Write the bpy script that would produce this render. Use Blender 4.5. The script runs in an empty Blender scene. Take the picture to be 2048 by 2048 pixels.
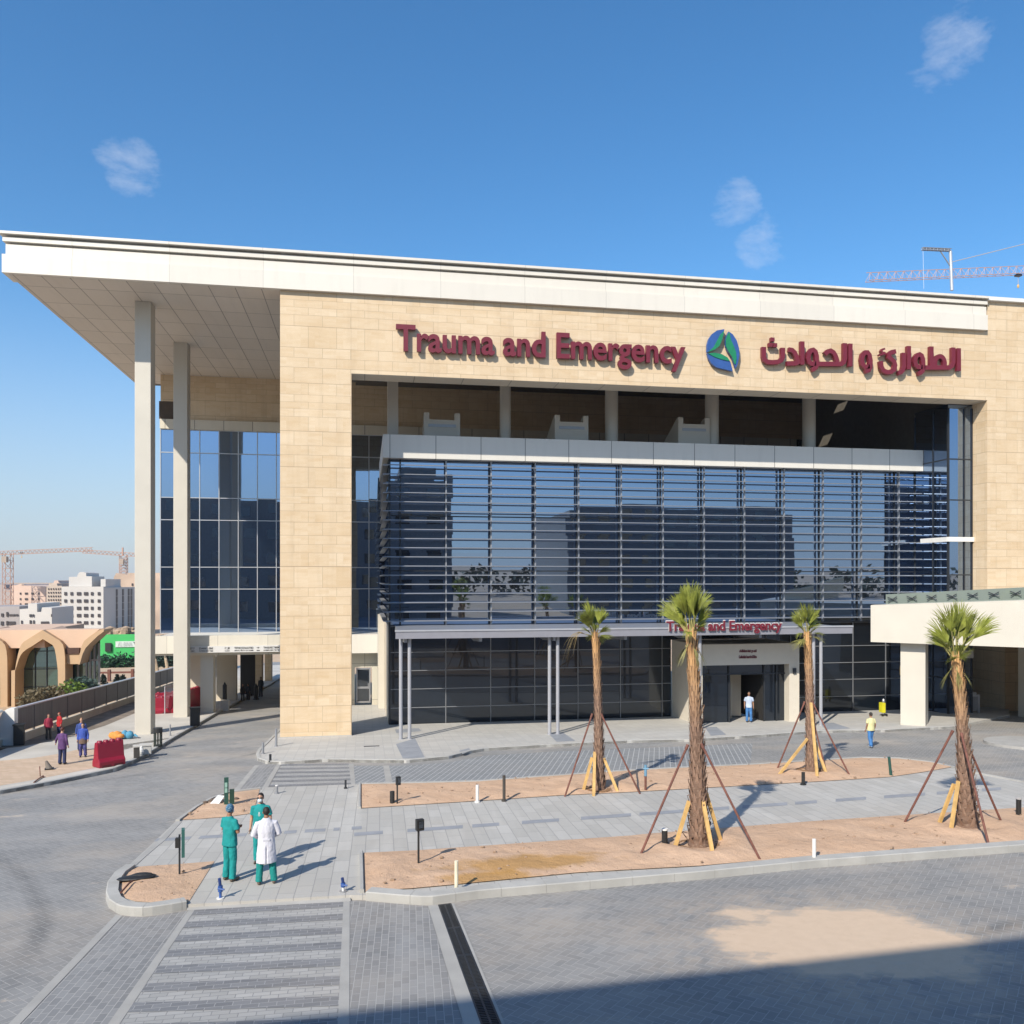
import bpy, bmesh, math, random
from mathutils import Vector, Matrix, noise as mnoise
random.seed(7)
scene = bpy.context.scene
R = math.radians
COL = scene.collection

# ------------------------------------------------------------------ camera
HC = 7.9                      # eye height; world z = 0 is the paving at the front of the hospital
YAW = R(10.0)                 # the camera looks ten degrees to the right of the facade normal
FPX, YH, K = 1670.0, 1160.0, 2048.0 / 1932.0
SLOPE, YG = 0.045, 42.69      # the forecourt falls gently towards the building
cam = bpy.data.cameras.new('camera')
cam.sensor_width = 36.0
cam.lens = FPX / 2048.0 * 36.0
cam.shift_y = (YH - 1024.0) / 2048.0
cam.clip_end = 6000.0
camo = bpy.data.objects.new('camera', cam)
COL.objects.link(camo)
camo.location = (0, 0, HC)
camo.rotation_euler = (R(90), 0, -YAW)
scene.camera = camo

# ------------------------------------------------------------------ sky and sun
SUN_EL, SUN_AZ = R(38.0), R(39.0)     # light travels towards +X/+Y, from behind and left of the camera
world = bpy.data.worlds.new("World")
scene.world = world
world.use_nodes = True
wn, wl = world.node_tree.nodes, world.node_tree.links
bg = wn['Background']
sky = wn.new('ShaderNodeTexSky')
sky.sky_type = 'NISHITA'
sky.sun_disc = False
sky.sun_elevation = SUN_EL
sky.sun_rotation = math.pi + SUN_AZ
sky.altitude = 50
sky.air_density = 1.0
sky.dust_density = 0.7
sky.ozone_density = 2.0
bg.inputs['Strength'].default_value = 0.118
sun = bpy.data.lights.new('sun', 'SUN')
sun.energy = 4.8
sun.angle = R(0.53)
sun.color = (1.0, 0.92, 0.80)
suno = bpy.data.objects.new('sun', sun)
COL.objects.link(suno)
SUND = Vector((math.sin(SUN_AZ) * math.cos(SUN_EL), math.cos(SUN_AZ) * math.cos(SUN_EL), -math.sin(SUN_EL)))
suno.rotation_euler = SUND.to_track_quat('-Z', 'Y').to_euler()
suno.location = (-30, -40, 60)
scene.view_settings.view_transform = 'Standard'
scene.view_settings.look = 'None'
scene.view_settings.gamma = 1.0
scene.view_settings.exposure = 0.34
scene.cycles.max_bounces = 6
scene.cycles.use_denoising = True

# ------------------------------------------------------------------ surveying helpers (photo point -> place in the world)
FX, FY = math.sin(YAW), math.cos(YAW)
RX, RY = math.cos(YAW), -math.sin(YAW)
def ray(x, y):
    u = (x * K - 1024) / FPX
    v = (YH - y * K) / FPX
    return FX + RX * u, FY + RY * u, v
def gz(X, Y):
    return SLOPE * (YG - Y)
def G(x, y, dz=0.0):
    a, b, v = ray(x, y)
    t = (SLOPE * YG + dz - HC) / (v + SLOPE * b)
    return Vector((t * a, t * b, HC + t * v))
def F(x, y, Y):
    a, b, v = ray(x, y)
    t = Y / b
    return Vector((t * a, Y, HC + t * v))
def FX_(x, Y):
    return F(x, 1000, Y).x
def FZ(x, y, Y):
    return F(x, y, Y).z
def dist(p):
    return p.x * FX + p.y * FY

# clouds: soft wisps at a few directions of the sky
def wnode(t, **kw):
    n = wn.new(t)
    for k, v in kw.items():
        setattr(n, k, v)
    return n
tc = wnode('ShaderNodeTexCoord')
nz = wnode('ShaderNodeTexNoise')
nz.inputs['Scale'].default_value = 15.0
nz.inputs['Detail'].default_value = 9.0
nz.inputs['Roughness'].default_value = 0.68
nz.inputs['Distortion'].default_value = 0.15
mp = wnode('ShaderNodeMapping')
mp.inputs['Scale'].default_value = (1.0, 1.0, 1.9)
mp.inputs['Rotation'].default_value = (0.0, 0.5, 0.0)
wl.new(tc.outputs['Generated'], mp.inputs['Vector'])
wl.new(mp.outputs['Vector'], nz.inputs['Vector'])
acc = None
for (cx, cy, rad, amt) in ((1850, 20, 1.9, .8), (1805, 85, 2.1, .9), (1772, 132, 1.8, .75), (1728, 172, 1.9, .6), (1695, 185, 1.4, .4), (1385, 385, 1.9, .9), (1335, 420, 1.5, .6), (1440, 458, 2.0, .9), (1488, 436, 1.7, .8), (1545, 460, 1.4, .3),
                           (240, 310, 1.9, 1.0), (275, 330, 1.4, .9), (85, 245, 2.0, .25), (20, 365, 2.6, .45), (150, 382, 2.2, .4), (60, 395, 2.4, .3), (10, 900, 2.4, .4), (215, 972, 2.0, .35), (95, 915, 2.0, .25)):
    d = Vector(ray(cx, cy)).normalized()
    dp = wnode('ShaderNodeVectorMath', operation='DOT_PRODUCT')
    dp.inputs[1].default_value = d
    nrm = wnode('ShaderNodeVectorMath', operation='NORMALIZE')
    wl.new(tc.outputs['Generated'], nrm.inputs[0])
    wl.new(nrm.outputs[0], dp.inputs[0])
    mr = wnode('ShaderNodeMapRange', interpolation_type='SMOOTHSTEP')
    mr.inputs['From Min'].default_value = math.cos(R(rad * 1.5))
    mr.inputs['From Max'].default_value = math.cos(R(rad * 0.05))
    mr.inputs['To Max'].default_value = amt
    wl.new(dp.outputs['Value'], mr.inputs['Value'])
    if acc is None:
        acc = mr.outputs['Result']
    else:
        ad = wnode('ShaderNodeMath', operation='MAXIMUM')
        wl.new(acc, ad.inputs[0]); wl.new(mr.outputs['Result'], ad.inputs[1])
        acc = ad.outputs[0]
th = wnode('ShaderNodeMapRange')
th.inputs['From Min'].default_value = 0.37
th.inputs['From Max'].default_value = 0.98
off_ = wnode('ShaderNodeMath', operation='MULTIPLY_ADD')
off_.inputs[1].default_value = .62; off_.inputs[2].default_value = -.62
wl.new(acc, off_.inputs[0])
sm_ = wnode('ShaderNodeMath', operation='ADD')
wl.new(off_.outputs[0], sm_.inputs[0]); wl.new(nz.outputs['Fac'], sm_.inputs[1])
wl.new(sm_.outputs[0], th.inputs['Value'])
cm = wnode('ShaderNodeMath', operation='MULTIPLY')
cm.inputs[1].default_value = .62
wl.new(th.outputs['Result'], cm.inputs[0])
mixc = wnode('ShaderNodeMixRGB')
mixc.inputs['Color2'].default_value = (6.6, 6.7, 7.1, 1)
wl.new(cm.outputs[0], mixc.inputs['Fac'])
gain = wnode('ShaderNodeMixRGB', blend_type='MULTIPLY')
gain.inputs['Fac'].default_value = 1.0
gain.inputs['Color2'].default_value = (.98, 1.10, 1.16, 1)
wl.new(sky.outputs['Color'], gain.inputs['Color1'])
hs = wnode('ShaderNodeHueSaturation')
hs.inputs['Saturation'].default_value = 1.21
hs.inputs['Value'].default_value = 1.08
wl.new(gain.outputs['Color'], hs.inputs['Color'])
sepd = wnode('ShaderNodeSeparateXYZ')
wl.new(tc.outputs['Generated'], sepd.inputs[0])
hzr = wnode('ShaderNodeMapRange', interpolation_type='SMOOTHSTEP')
hzr.inputs['From Min'].default_value = .34
hzr.inputs['From Max'].default_value = -.03
hzr.inputs['To Max'].default_value = .80
wl.new(sepd.outputs['Z'], hzr.inputs['Value'])
hzm = wnode('ShaderNodeMixRGB')
hzm.inputs['Color2'].default_value = (3.5, 3.95, 4.75, 1)
wl.new(hzr.outputs['Result'], hzm.inputs['Fac'])
wl.new(hs.outputs['Color'], hzm.inputs['Color1'])
wl.new(hzm.outputs['Color'], mixc.inputs['Color1'])
wl.new(mixc.outputs['Color'], bg.inputs['Color'])

# ------------------------------------------------------------------ material helpers
MATS = {}
class NT:
    def __init__(self, name):
        self.m = bpy.data.materials.new(name)
        self.m.use_nodes = True
        self.t = self.m.node_tree
        self.b = self.t.nodes['Principled BSDF']
        MATS[name] = self.m
    def n(self, typ, **kw):
        x = self.t.nodes.new(typ)
        for k, v in kw.items():
            setattr(x, k, v)
        return x
    def l(self, a, b):
        self.t.links.new(a, b)
    def setin(self, sock, v):
        if hasattr(v, 'is_linked') or hasattr(v, 'node'):
            self.l(v, sock)
        else:
            sock.default_value = v
    def math(self, op, a, b=0.0):
        x = self.n('ShaderNodeMath', operation=op)
        self.setin(x.inputs[0], a); self.setin(x.inputs[1], b)
        return x.outputs[0]
    def mix(self, f, a, b, mode='MIX'):
        x = self.n('ShaderNodeMixRGB', blend_type=mode)
        self.setin(x.inputs[0], f)
        for s, v in ((x.inputs[1], a), (x.inputs[2], b)):
            if isinstance(v, tuple):
                s.default_value = (v[0], v[1], v[2], 1)
            else:
                self.l(v, s)
        return x.outputs[0]
    def pos(self):
        return self.n('ShaderNodeNewGeometry').outputs['Position']
    def noise(self, vec, scale, detail=4, rough=.55, sc=None):
        if sc:
            m = self.n('ShaderNodeMapping'); m.inputs['Scale'].default_value = sc
            self.l(vec, m.inputs['Vector']); vec = m.outputs['Vector']
        x = self.n('ShaderNodeTexNoise')
        x.inputs['Scale'].default_value = scale
        x.inputs['Detail'].default_value = detail
        x.inputs['Roughness'].default_value = rough
        self.l(vec, x.inputs['Vector'])
        return x.outputs['Fac']
    def ramp(self, v, a, b, lo=0.0, hi=1.0):
        x = self.n('ShaderNodeMapRange')
        x.inputs['From Min'].default_value = a; x.inputs['From Max'].default_value = b
        x.inputs['To Min'].default_value = lo; x.inputs['To Max'].default_value = hi
        self.l(v, x.inputs['Value'])
        return x.outputs['Result']
    def bump(self, h, strength=.3, distance=.02):
        x = self.n('ShaderNodeBump')
        x.inputs['Strength'].default_value = strength
        x.inputs['Distance'].default_value = distance
        self.l(h, x.inputs['Height'])
        self.l(x.outputs['Normal'], self.b.inputs['Normal'])
    def wall_uv(self, du=0.0, dv=0.0):
        g = self.n('ShaderNodeNewGeometry')
        sp = self.n('ShaderNodeSeparateXYZ'); self.l(g.outputs['Position'], sp.inputs[0])
        sn = self.n('ShaderNodeSeparateXYZ'); self.l(g.outputs['Normal'], sn.inputs[0])
        ax = self.math('GREATER_THAN', self.math('ABSOLUTE', sn.outputs['X']), 0.7)
        az = self.math('GREATER_THAN', self.math('ABSOLUTE', sn.outputs['Z']), 0.7)
        u = self.math('ADD', self.math('MULTIPLY', sp.outputs['Y'], ax), self.math('MULTIPLY', sp.outputs['X'], self.math('SUBTRACT', 1.0, ax)))
        v = self.math('ADD', self.math('MULTIPLY', sp.outputs['Y'], az), self.math('MULTIPLY', sp.outputs['Z'], self.math('SUBTRACT', 1.0, az)))
        return self.math('ADD', u, du), self.math('ADD', v, dv)
    def comb(self, u, v, w=0.0):
        c = self.n('ShaderNodeCombineXYZ')
        self.setin(c.inputs[0], u); self.setin(c.inputs[1], v); self.setin(c.inputs[2], w)
        return c.outputs[0]
    def brick(self, vec, bw, bh, ms, offset=.5, smooth=.1, bias=0.0, freq=2):
        x = self.n('ShaderNodeTexBrick', offset=offset, offset_frequency=freq)
        x.inputs['Color1'].default_value = (0, 0, 0, 1); x.inputs['Color2'].default_value = (1, 1, 1, 1)
        x.inputs['Mortar'].default_value = (.5, .5, .5, 1)
        x.inputs['Scale'].default_value = 1.0
        x.inputs['Mortar Size'].default_value = ms
        x.inputs['Mortar Smooth'].default_value = smooth
        x.inputs['Bias'].default_value = bias
        x.inputs['Brick Width'].default_value = bw
        x.inputs['Row Height'].default_value = bh
        self.l(vec, x.inputs['Vector'])
        return x.outputs['Color'], x.outputs['Fac']
    def out(self, col, rough=.6, metal=0.0, spec=None):
        if isinstance(col, tuple):
            self.b.inputs['Base Color'].default_value = (col[0], col[1], col[2], 1)
        else:
            self.l(col, self.b.inputs['Base Color'])
        self.setin(self.b.inputs['Roughness'], rough)
        self.b.inputs['Metallic'].default_value = metal
        if spec is not None:
            self.b.inputs['Specular IOR Level'].default_value = spec
        return self.m

def plain(name, c, rough=.6, metal=0.0, var=.12, scale=3.0, bump=0.0, spec=None):
    t = NT(name)
    p = t.pos()
    f = t.noise(p, scale, 5)
    lo = tuple(x * (1 - var) for x in c); hi = tuple(min(1, x * (1 + var)) for x in c)
    col = t.mix(t.ramp(f, .3, .7), lo, hi)
    if bump:
        t.bump(t.noise(p, scale * 8, 4), bump, .01)
    return t.out(col, rough, metal, spec)

def paneled(name, c, bw, bh, ms=.012, seam=.35, offset=0.0, rough=.5, du=0.0, dv=0.0, var=.05, seamc=None):
    t = NT(name)
    u, v = t.wall_uv(du, dv)
    bc, bf = t.brick(t.comb(u, v), bw, bh, ms, offset)
    lo = tuple(x * (1 - var) for x in c); hi = tuple(x * (1 + var) for x in c)
    col = t.mix(bc, lo, hi)
    col = t.mix(t.math('MULTIPLY', t.ramp(t.noise(t.pos(), .6, 5), .35, .75), .10), col, tuple(x * .75 for x in c))
    stn = t.noise(t.comb(u, v), 1.6, 5, .6, (1.4, .16, 1))
    col = t.mix(t.ramp(stn, .5, .78, 0, .20), col, tuple(x * .62 for x in c))
    col = t.mix(bf, col, seamc or tuple(x * seam for x in c))
    return t.out(col, rough)

def make_stone(name, c1, c2, dark):
    t = NT(name)
    u, v = t.wall_uv()
    # courses of different heights: bend v before the bond is laid out
    s1 = t.math('MULTIPLY', t.math('SINE', t.math('MULTIPLY', v, 2.65)), .17)
    s2 = t.math('MULTIPLY', t.math('SINE', t.math('MULTIPLY', v, 1.13)), .22)
    vv = t.math('ADD', v, t.math('ADD', s1, s2))
    bc, bf = t.brick(t.comb(u, vv), 1.38, .56, .010, .5, .3)
    bc2, bf2 = t.brick(t.comb(t.math('ADD', u, .37), vv), .69, .56, .006, .5, .3)
    col = t.mix(bc, c1, c2)
    col = t.mix(.35, col, t.mix(bc2, c1, c2))
    vein = t.noise(t.comb(u, v, t.math('MULTIPLY', bc2, 9.0)), 1.1, 8, .65, (.55, 3.2, 1))
    col = t.mix(t.ramp(vein, .42, .72, 0, .55), col, dark)
    pale = t.noise(t.comb(u, v, 4.0), .5, 4)
    col = t.mix(t.ramp(pale, .45, .75, 0, .35), col, tuple(x * 1.12 for x in c1))
    stn = t.noise(t.comb(u, v), 1.3, 5, .6, (1.5, .10, 1))
    col = t.mix(t.ramp(stn, .5, .75, 0, .22), col, (.30, .22, .14))
    jn = t.math('MAXIMUM', bf, t.math('MULTIPLY', bf2, .0))
    col = t.mix(t.math('MULTIPLY', jn, .55), col, (.2, .145, .09))
    t.bump(t.math('SUBTRACT', t.math('MULTIPLY', vein, .15), jn), .35, .012)
    return t.out(col, .72)

def make_glass(name, tint=(.42, .57, .82), base=(.008, .013, .022), refl=.54, rough=.012):
    t = NT(name)
    p = t.pos()
    t.out(base, .15, 0, .5)
    gl = t.n('ShaderNodeBsdfGlossy')
    gl.inputs['Color'].default_value = (tint[0], tint[1], tint[2], 1)
    gl.inputs['Roughness'].default_value = rough
    b = t.n('ShaderNodeBump'); b.inputs['Strength'].default_value = .05; b.inputs['Distance'].default_value = .02
    t.l(t.noise(p, .55, 2), b.inputs['Height'])
    t.l(b.outputs['Normal'], gl.inputs['Normal'])
    fr = t.n('ShaderNodeFresnel'); fr.inputs['IOR'].default_value = 1.5
    f = t.math('ADD', t.math('MULTIPLY', fr.outputs[0], .9), refl)
    f = t.math('MINIMUM', f, 1.0)
    mx = t.n('ShaderNodeMixShader')
    t.l(f, mx.inputs[0]); t.l(t.b.outputs[0], mx.inputs[1]); t.l(gl.outputs[0], mx.inputs[2])
    t.l(mx.outputs[0], t.t.nodes['Material Output'].inputs['Surface'])
    return t.m

def xy_rot(t, ang, sx=1.0, sy=1.0):
    m = t.n('ShaderNodeMapping'); m.inputs['Rotation'].default_value = (0, 0, ang)
    m.inputs['Scale'].default_value = (sx, sy, 1)
    t.l(t.pos(), m.inputs['Vector'])
    return m.outputs['Vector']

def dust(t, col, amount=.5, dustc=(.50, .42, .33), scale=.22):
    f = t.noise(t.pos(), scale, 7, .62, (1, 1.6, 1))
    return t.mix(t.ramp(f, .47, .78, 0, amount), col, dustc)

def make_pavers(name, c1, c2, joint, bw, bh, ang, ms=.008, offset=.5, dustamt=.4, stain=.25, bumpd=.006, dscale=.22):
    t = NT(name)
    v = xy_rot(t, ang)
    bc, bf = t.brick(v, bw, bh, ms, offset, .2)
    col = t.mix(bc, c1, c2)
    big = t.noise(t.pos(), .16, 6, .6)
    col = t.mix(t.ramp(big, .35, .7, 0, stain), col, tuple(x * .62 for x in c1))
    strk = t.noise(v, .5, 5, .6, (.35, 2.2, 1))
    col = t.mix(t.ramp(strk, .5, .8, 0, .35), col, tuple(min(1, x * 1.5) for x in c2))
    col = dust(t, col, dustamt, scale=dscale)
    col = t.mix(bf, col, joint)
    h = t.math('SUBTRACT', t.math('MULTIPLY', t.noise(t.pos(), 9, 3), .3), bf)
    t.bump(h, .5, bumpd)
    return t.out(col, .78)

def make_herringbone(name, c1, c2, joint, w, ang, dustamt=.3, jw=.055, spill=None):
    t = NT(name)
    m = t.n('ShaderNodeMapping'); m.inputs['Rotation'].default_value = (0, 0, ang)
    m.inputs['Scale'].default_value = (1 / w, 1 / w, 1)
    t.l(t.pos(), m.inputs['Vector'])
    s = t.n('ShaderNodeSeparateXYZ'); t.l(m.outputs[0], s.inputs[0])
    x, y = s.outputs[0], s.outputs[1]
    i, j = t.math('FLOOR', x), t.math('FLOOR', y)
    fx, fy = t.math('SUBTRACT', x, i), t.math('SUBTRACT', y, j)
    mm = t.math('FLOORED_MODULO', t.math('SUBTRACT', i, j), 4.0)
    hor = t.math('LESS_THAN', mm, 1.5)
    ver = t.math('SUBTRACT', 1.0, hor)
    hx = t.math('ADD', fx, mm)
    ehx = t.math('MINIMUM', hx, t.math('SUBTRACT', 2.0, hx))
    ehy = t.math('MINIMUM', fy, t.math('SUBTRACT', 1.0, fy))
    eh = t.math('MINIMUM', ehx, ehy)
    k3 = t.math('SUBTRACT', 3.0, mm)
    vy = t.math('ADD', fy, k3)
    evy = t.math('MINIMUM', vy, t.math('SUBTRACT', 2.0, vy))
    evx = t.math('MINIMUM', fx, t.math('SUBTRACT', 1.0, fx))
    ev = t.math('MINIMUM', evx, evy)
    e = t.math('ADD', t.math('MULTIPLY', eh, hor), t.math('MULTIPLY', ev, ver))
    idx = t.math('SUBTRACT', i, t.math('MULTIPLY', mm, hor))
    idy = t.math('SUBTRACT', j, t.math('MULTIPLY', k3, ver))
    wn_ = t.n('ShaderNodeTexWhiteNoise', noise_dimensions='3D')
    t.l(t.comb(idx, idy, hor), wn_.inputs['Vector'])
    col = t.mix(wn_.outputs['Value'], c1, c2)
    big = t.noise(t.pos(), .14, 6, .62)
    col = t.mix(t.ramp(big, .35, .68, 0, .45), col, tuple(q * .66 for q in c1))
    strk = t.noise(t.pos(), .33, 6, .65, (.5, 1.5, 1))
    col = t.mix(t.ramp(strk, .48, .75, 0, .45), col, tuple(q * 1.45 for q in c2))
    col = dust(t, col, dustamt)
    for (tx_, ty_, tr_) in ((16.0, 2.0, 11.5), (16.0, 2.0, 13.1), (2.0, -6.0, 17.6), (-20.0, 14.0, 13.0), (-20.0, 14.0, 14.6), (-24.0, 52.0, 22.0), (-24.0, 52.0, 23.7)):
        dv = t.n('ShaderNodeVectorMath', operation='DISTANCE'); 
        sp3 = t.n('ShaderNodeSeparateXYZ'); t.l(t.pos(), sp3.inputs[0])
        t.l(t.comb(sp3.outputs[0], sp3.outputs[1]), dv.inputs[0]); dv.inputs[1].default_value = (tx_, ty_, 0)
        dd = t.math('ABSOLUTE', t.math('SUBTRACT', t.math('ADD', dv.outputs['Value'], t.math('MULTIPLY', t.noise(t.pos(), .12, 2), .8)), tr_))
        mk = t.math('MULTIPLY', t.ramp(dd, .28, .06, 0, .6), t.ramp(t.noise(t.pos(), .35, 4), .42, .62))
        col = t.mix(mk, col, tuple(q * .5 for q in c1))
    if spill:
        (sx, sy, ra, rb, rot) = spill
        mp2 = t.n('ShaderNodeMapping', vector_type='TEXTURE')
        mp2.inputs['Location'].default_value = (sx, sy, 0)
        mp2.inputs['Rotation'].default_value = (0, 0, rot)
        mp2.inputs['Scale'].default_value = (ra, rb, 1e6)
        t.l(t.pos(), mp2.inputs['Vector'])
        ln = t.n('ShaderNodeVectorMath', operation='LENGTH'); t.l(mp2.outputs[0], ln.inputs[0])
        nn = t.noise(t.pos(), .75, 7, .62)
        nn2 = t.noise(t.comb(idx, idy), .35, 3)
        rr = t.math('ADD', ln.outputs['Value'], t.math('ADD', t.math('MULTIPLY', t.math('SUBTRACT', nn, .5), 1.35), t.math('MULTIPLY', t.math('SUBTRACT', nn2, .5), .35)))
        fac = t.ramp(rr, 1.08, .84, 0, .96)
        stk = t.noise(xy_rot(t, R(18)), .9, 6, .65, (.45, 1.9, 1))
        rr = t.math('ADD', rr, t.math('MULTIPLY', t.math('SUBTRACT', stk, .5), .9))
        fac = t.ramp(rr, 1.10, .86, 0, .96)
        halo = t.math('MULTIPLY', t.ramp(rr, 1.9, 1.0, 0, .55), t.ramp(t.noise(t.pos(), 3.0, 5), .35, .65))
        col = t.mix(halo, col, (.50, .40, .30))
        sandc = t.mix(t.noise(t.pos(), 5, 5), (.53, .40, .285), (.63, .49, .36))
        sandc = t.mix(t.ramp(t.noise(t.pos(), 14, 3), .68, .76, 0, .5), sandc, (.30, .215, .15))
        jointmask = t.math('MULTIPLY', t.math('LESS_THAN', e, jw), t.math('SUBTRACT', 1.0, fac))
        col = t.mix(fac, col, sandc)
        sand2 = t.noise(t.pos(), .55, 8, .7, (1, 2.2, 1))
        col = t.mix(t.ramp(sand2, .63, .72, 0, .75), col, (.55, .45, .35))
    else:
        jointmask = t.math('LESS_THAN', e, jw)
    col = t.mix(jointmask, col, joint)
    t.bump(t.math('SUBTRACT', t.math('MULTIPLY', t.noise(t.pos(), 12, 3), .3), jointmask), .4, .006)
    return t.out(col, .75)

def make_sand(name, c1, c2, stain=None):
    t = NT(name)
    p = t.pos()
    a = t.noise(p, .7, 8, .65)
    b = t.noise(p, 6, 6, .6)
    col = t.mix(t.ramp(a, .3, .7), c1, c2)
    col = t.mix(t.ramp(b, .55, .8, 0, .35), col, tuple(x * .6 for x in c1))
    sp2 = t.noise(p, 3.1, 2, .4)
    col = t.mix(t.ramp(sp2, .72, .75, 0, .55), col, tuple(x * .38 for x in c1))
    pl2 = t.noise(p, 1.3, 6, .7)
    col = t.mix(t.ramp(pl2, .6, .76, 0, .4), col, tuple(min(1, x * 1.2) for x in c2))
    if stain:
        for (sx, sy, ra, rb) in stain:
            mp2 = t.n('ShaderNodeMapping', vector_type='TEXTURE')
            mp2.inputs['Location'].default_value = (sx, sy, 0)
            mp2.inputs['Scale'].default_value = (ra, rb, 1e6)
            t.l(p, mp2.inputs['Vector'])
            ln = t.n('ShaderNodeVectorMath', operation='LENGTH'); t.l(mp2.outputs[0], ln.inputs[0])
            rr = t.math('ADD', ln.outputs['Value'], t.math('MULTIPLY', t.math('SUBTRACT', t.noise(p, 1.1, 6, .65), .5), 2.0))
            col = t.mix(t.ramp(rr, 1.0, .55, 0, .75), col, (.40, .225, .07))
    h = t.math('ADD', t.noise(p, 2.2, 6, .6), t.math('MULTIPLY', t.noise(p, 22, 4, .7), .25))
    t.bump(h, .9, .085)
    return t.out(col, .95, 0, .1)

# ------------------------------------------------------------------ mesh helpers
ORG = {}
class MB:
    def __init__(self):
        self.v = []; self.f = []; self.mi = []
    def face(self, idx, m=0):
        self.f.append(idx); self.mi.append(m)
    def add(self, vs, fs, m=0):
        o = len(self.v)
        self.v += [Vector(x) for x in vs]
        for f in fs:
            self.face([o + i for i in f], m)
    def box(self, x0, x1, y0, y1, z0, z1, m=0):
        if x0 > x1: x0, x1 = x1, x0
        if y0 > y1: y0, y1 = y1, y0
        if z0 > z1: z0, z1 = z1, z0
        self.add([(x0, y0, z0), (x1, y0, z0), (x1, y1, z0), (x0, y1, z0), (x0, y0, z1), (x1, y0, z1), (x1, y1, z1), (x0, y1, z1)],
                 [(0, 3, 2, 1), (4, 5, 6, 7), (0, 1, 5, 4), (1, 2, 6, 5), (2, 3, 7, 6), (3, 0, 4, 7)], m)
        return self
    def obox(self, c, hx, hy, hz, rz=0.0, m=0):
        c = Vector(c); cs, sn = math.cos(rz), math.sin(rz)
        vs = []
        for dz in (-hz, hz):
            for dx, dy in ((-hx, -hy), (hx, -hy), (hx, hy), (-hx, hy)):
                vs.append((c.x + dx * cs - dy * sn, c.y + dx * sn + dy * cs, c.z + dz))
        self.add(vs, [(0, 3, 2, 1), (4, 5, 6, 7), (0, 1, 5, 4), (1, 2, 6, 5), (2, 3, 7, 6), (3, 0, 4, 7)], m)
        return self
    def prism(self, pts, ext, m=0):
        """closed planar outline pts (3D), extruded by vector ext"""
        pts = [Vector(p) for p in pts]; ext = Vector(ext); n = len(pts)
        nrm = Vector((0, 0, 0))
        for i in range(n):
            nrm += pts[i].cross(pts[(i + 1) % n])
        if nrm.dot(ext) > 0:
            pts = pts[::-1]
        vs = pts + [p + ext for p in pts]
        fs = [tuple(range(n)), tuple(range(2 * n - 1, n - 1, -1))]
        for i in range(n):
            j = (i + 1) % n
            fs.append((j, i, n + i, n + j))
        self.add(vs, fs, m)
        return self
    def tube(self, pts, rad, n=10, m=0, cap=True, ry=None):
        pts = [Vector(p) for p in pts]
        if not isinstance(rad, (list, tuple)): rad = [rad] * len(pts)
        rings = []
        up = None
        for i, p in enumerate(pts):
            d = (pts[min(i + 1, len(pts) - 1)] - pts[max(i - 1, 0)])
            d = d.normalized() if d.length > 1e-9 else Vector((0, 0, 1))
            if up is None:
                up = Vector((0, 1, 0)) if abs(d.y) < .9 else Vector((1, 0, 0))
            s = d.cross(up)
            s = s.normalized() if s.length > 1e-6 else d.orthogonal().normalized()
            up = s.cross(d).normalized()
            ring = []
            for k in range(n):
                a = 2 * math.pi * k / n
                r2 = (ry[i] if ry else rad[i])
                ring.append(p + s * (math.cos(a) * rad[i]) + up * (math.sin(a) * r2))
            rings.append(ring)
        vs = [q for r in rings for q in r]; fs = []
        for i in range(len(rings) - 1):
            for k in range(n):
                k2 = (k + 1) % n
                fs.append((i * n + k, i * n + k2, (i + 1) * n + k2, (i + 1) * n + k))
        if cap:
            fs.append(tuple(range(n - 1, -1, -1)))
            fs.append(tuple((len(rings) - 1) * n + k for k in range(n)))
        self.add(vs, fs, m)
        return self
    def loft(self, secs, n=20, m=0):
        """secs: (cx, cy, cz, rx, ry) horizontal ellipses from bottom to top"""
        vs = []; fs = []
        for (cx, cy, cz, rx, ry) in secs:
            for k in range(n):
                a = 2 * math.pi * k / n
                vs.append((cx + rx * math.cos(a), cy + ry * math.sin(a), cz))
        for i in range(len(secs) - 1):
            for k in range(n):
                k2 = (k + 1) % n
                fs.append((i * n + k, i * n + k2, (i + 1) * n + k2, (i + 1) * n + k))
        fs.append(tuple(range(n - 1, -1, -1)))
        fs.append(tuple((len(secs) - 1) * n + k for k in range(n)))
        self.add(vs, fs, m)
        return self
    def ell(self, c, r, n=14, rot=None, m=0):
        c = Vector(c); vs = []; fs = []
        rows = n // 2 + 1
        for i in range(rows):
            th_ = math.pi * i / (rows - 1)
            for k in range(n):
                a = 2 * math.pi * k / n
                p = Vector((r[0] * math.sin(th_) * math.cos(a), r[1] * math.sin(th_) * math.sin(a), -r[2] * math.cos(th_)))
                if rot: p = rot @ p
                vs.append(c + p)
        for i in range(rows - 1):
            for k in range(n):
                k2 = (k + 1) % n
                fs.append((i * n + k, i * n + k2, (i + 1) * n + k2, (i + 1) * n + k))
        self.add(vs, fs, m)
        return self
    def ribbon(self, pts, w, y0, depth, m=0, closed=False):
        """thick stroke drawn in the X/Z plane, front at y0, depth towards +Y"""
        P = [Vector((p[0], 0, p[1])) for p in pts]; n = len(P); L = []; Rr = []
        for i in range(n):
            a = P[i] - P[i - 1] if (i > 0 or closed) else P[1] - P[0]
            b = P[(i + 1) % n] - P[i] if (i < n - 1 or closed) else P[-1] - P[-2]
            a.normalize(); b.normalize()
            na = Vector((-a.z, 0, a.x)); nb = Vector((-b.z, 0, b.x))
            mt = (na + nb)
            if mt.length < 1e-4: mt = na
            mt.normalize()
            s = w * .5 / max(.5, mt.dot(na))
            L.append(P[i] + mt * s); Rr.append(P[i] - mt * s)
        o = len(self.v)
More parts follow.
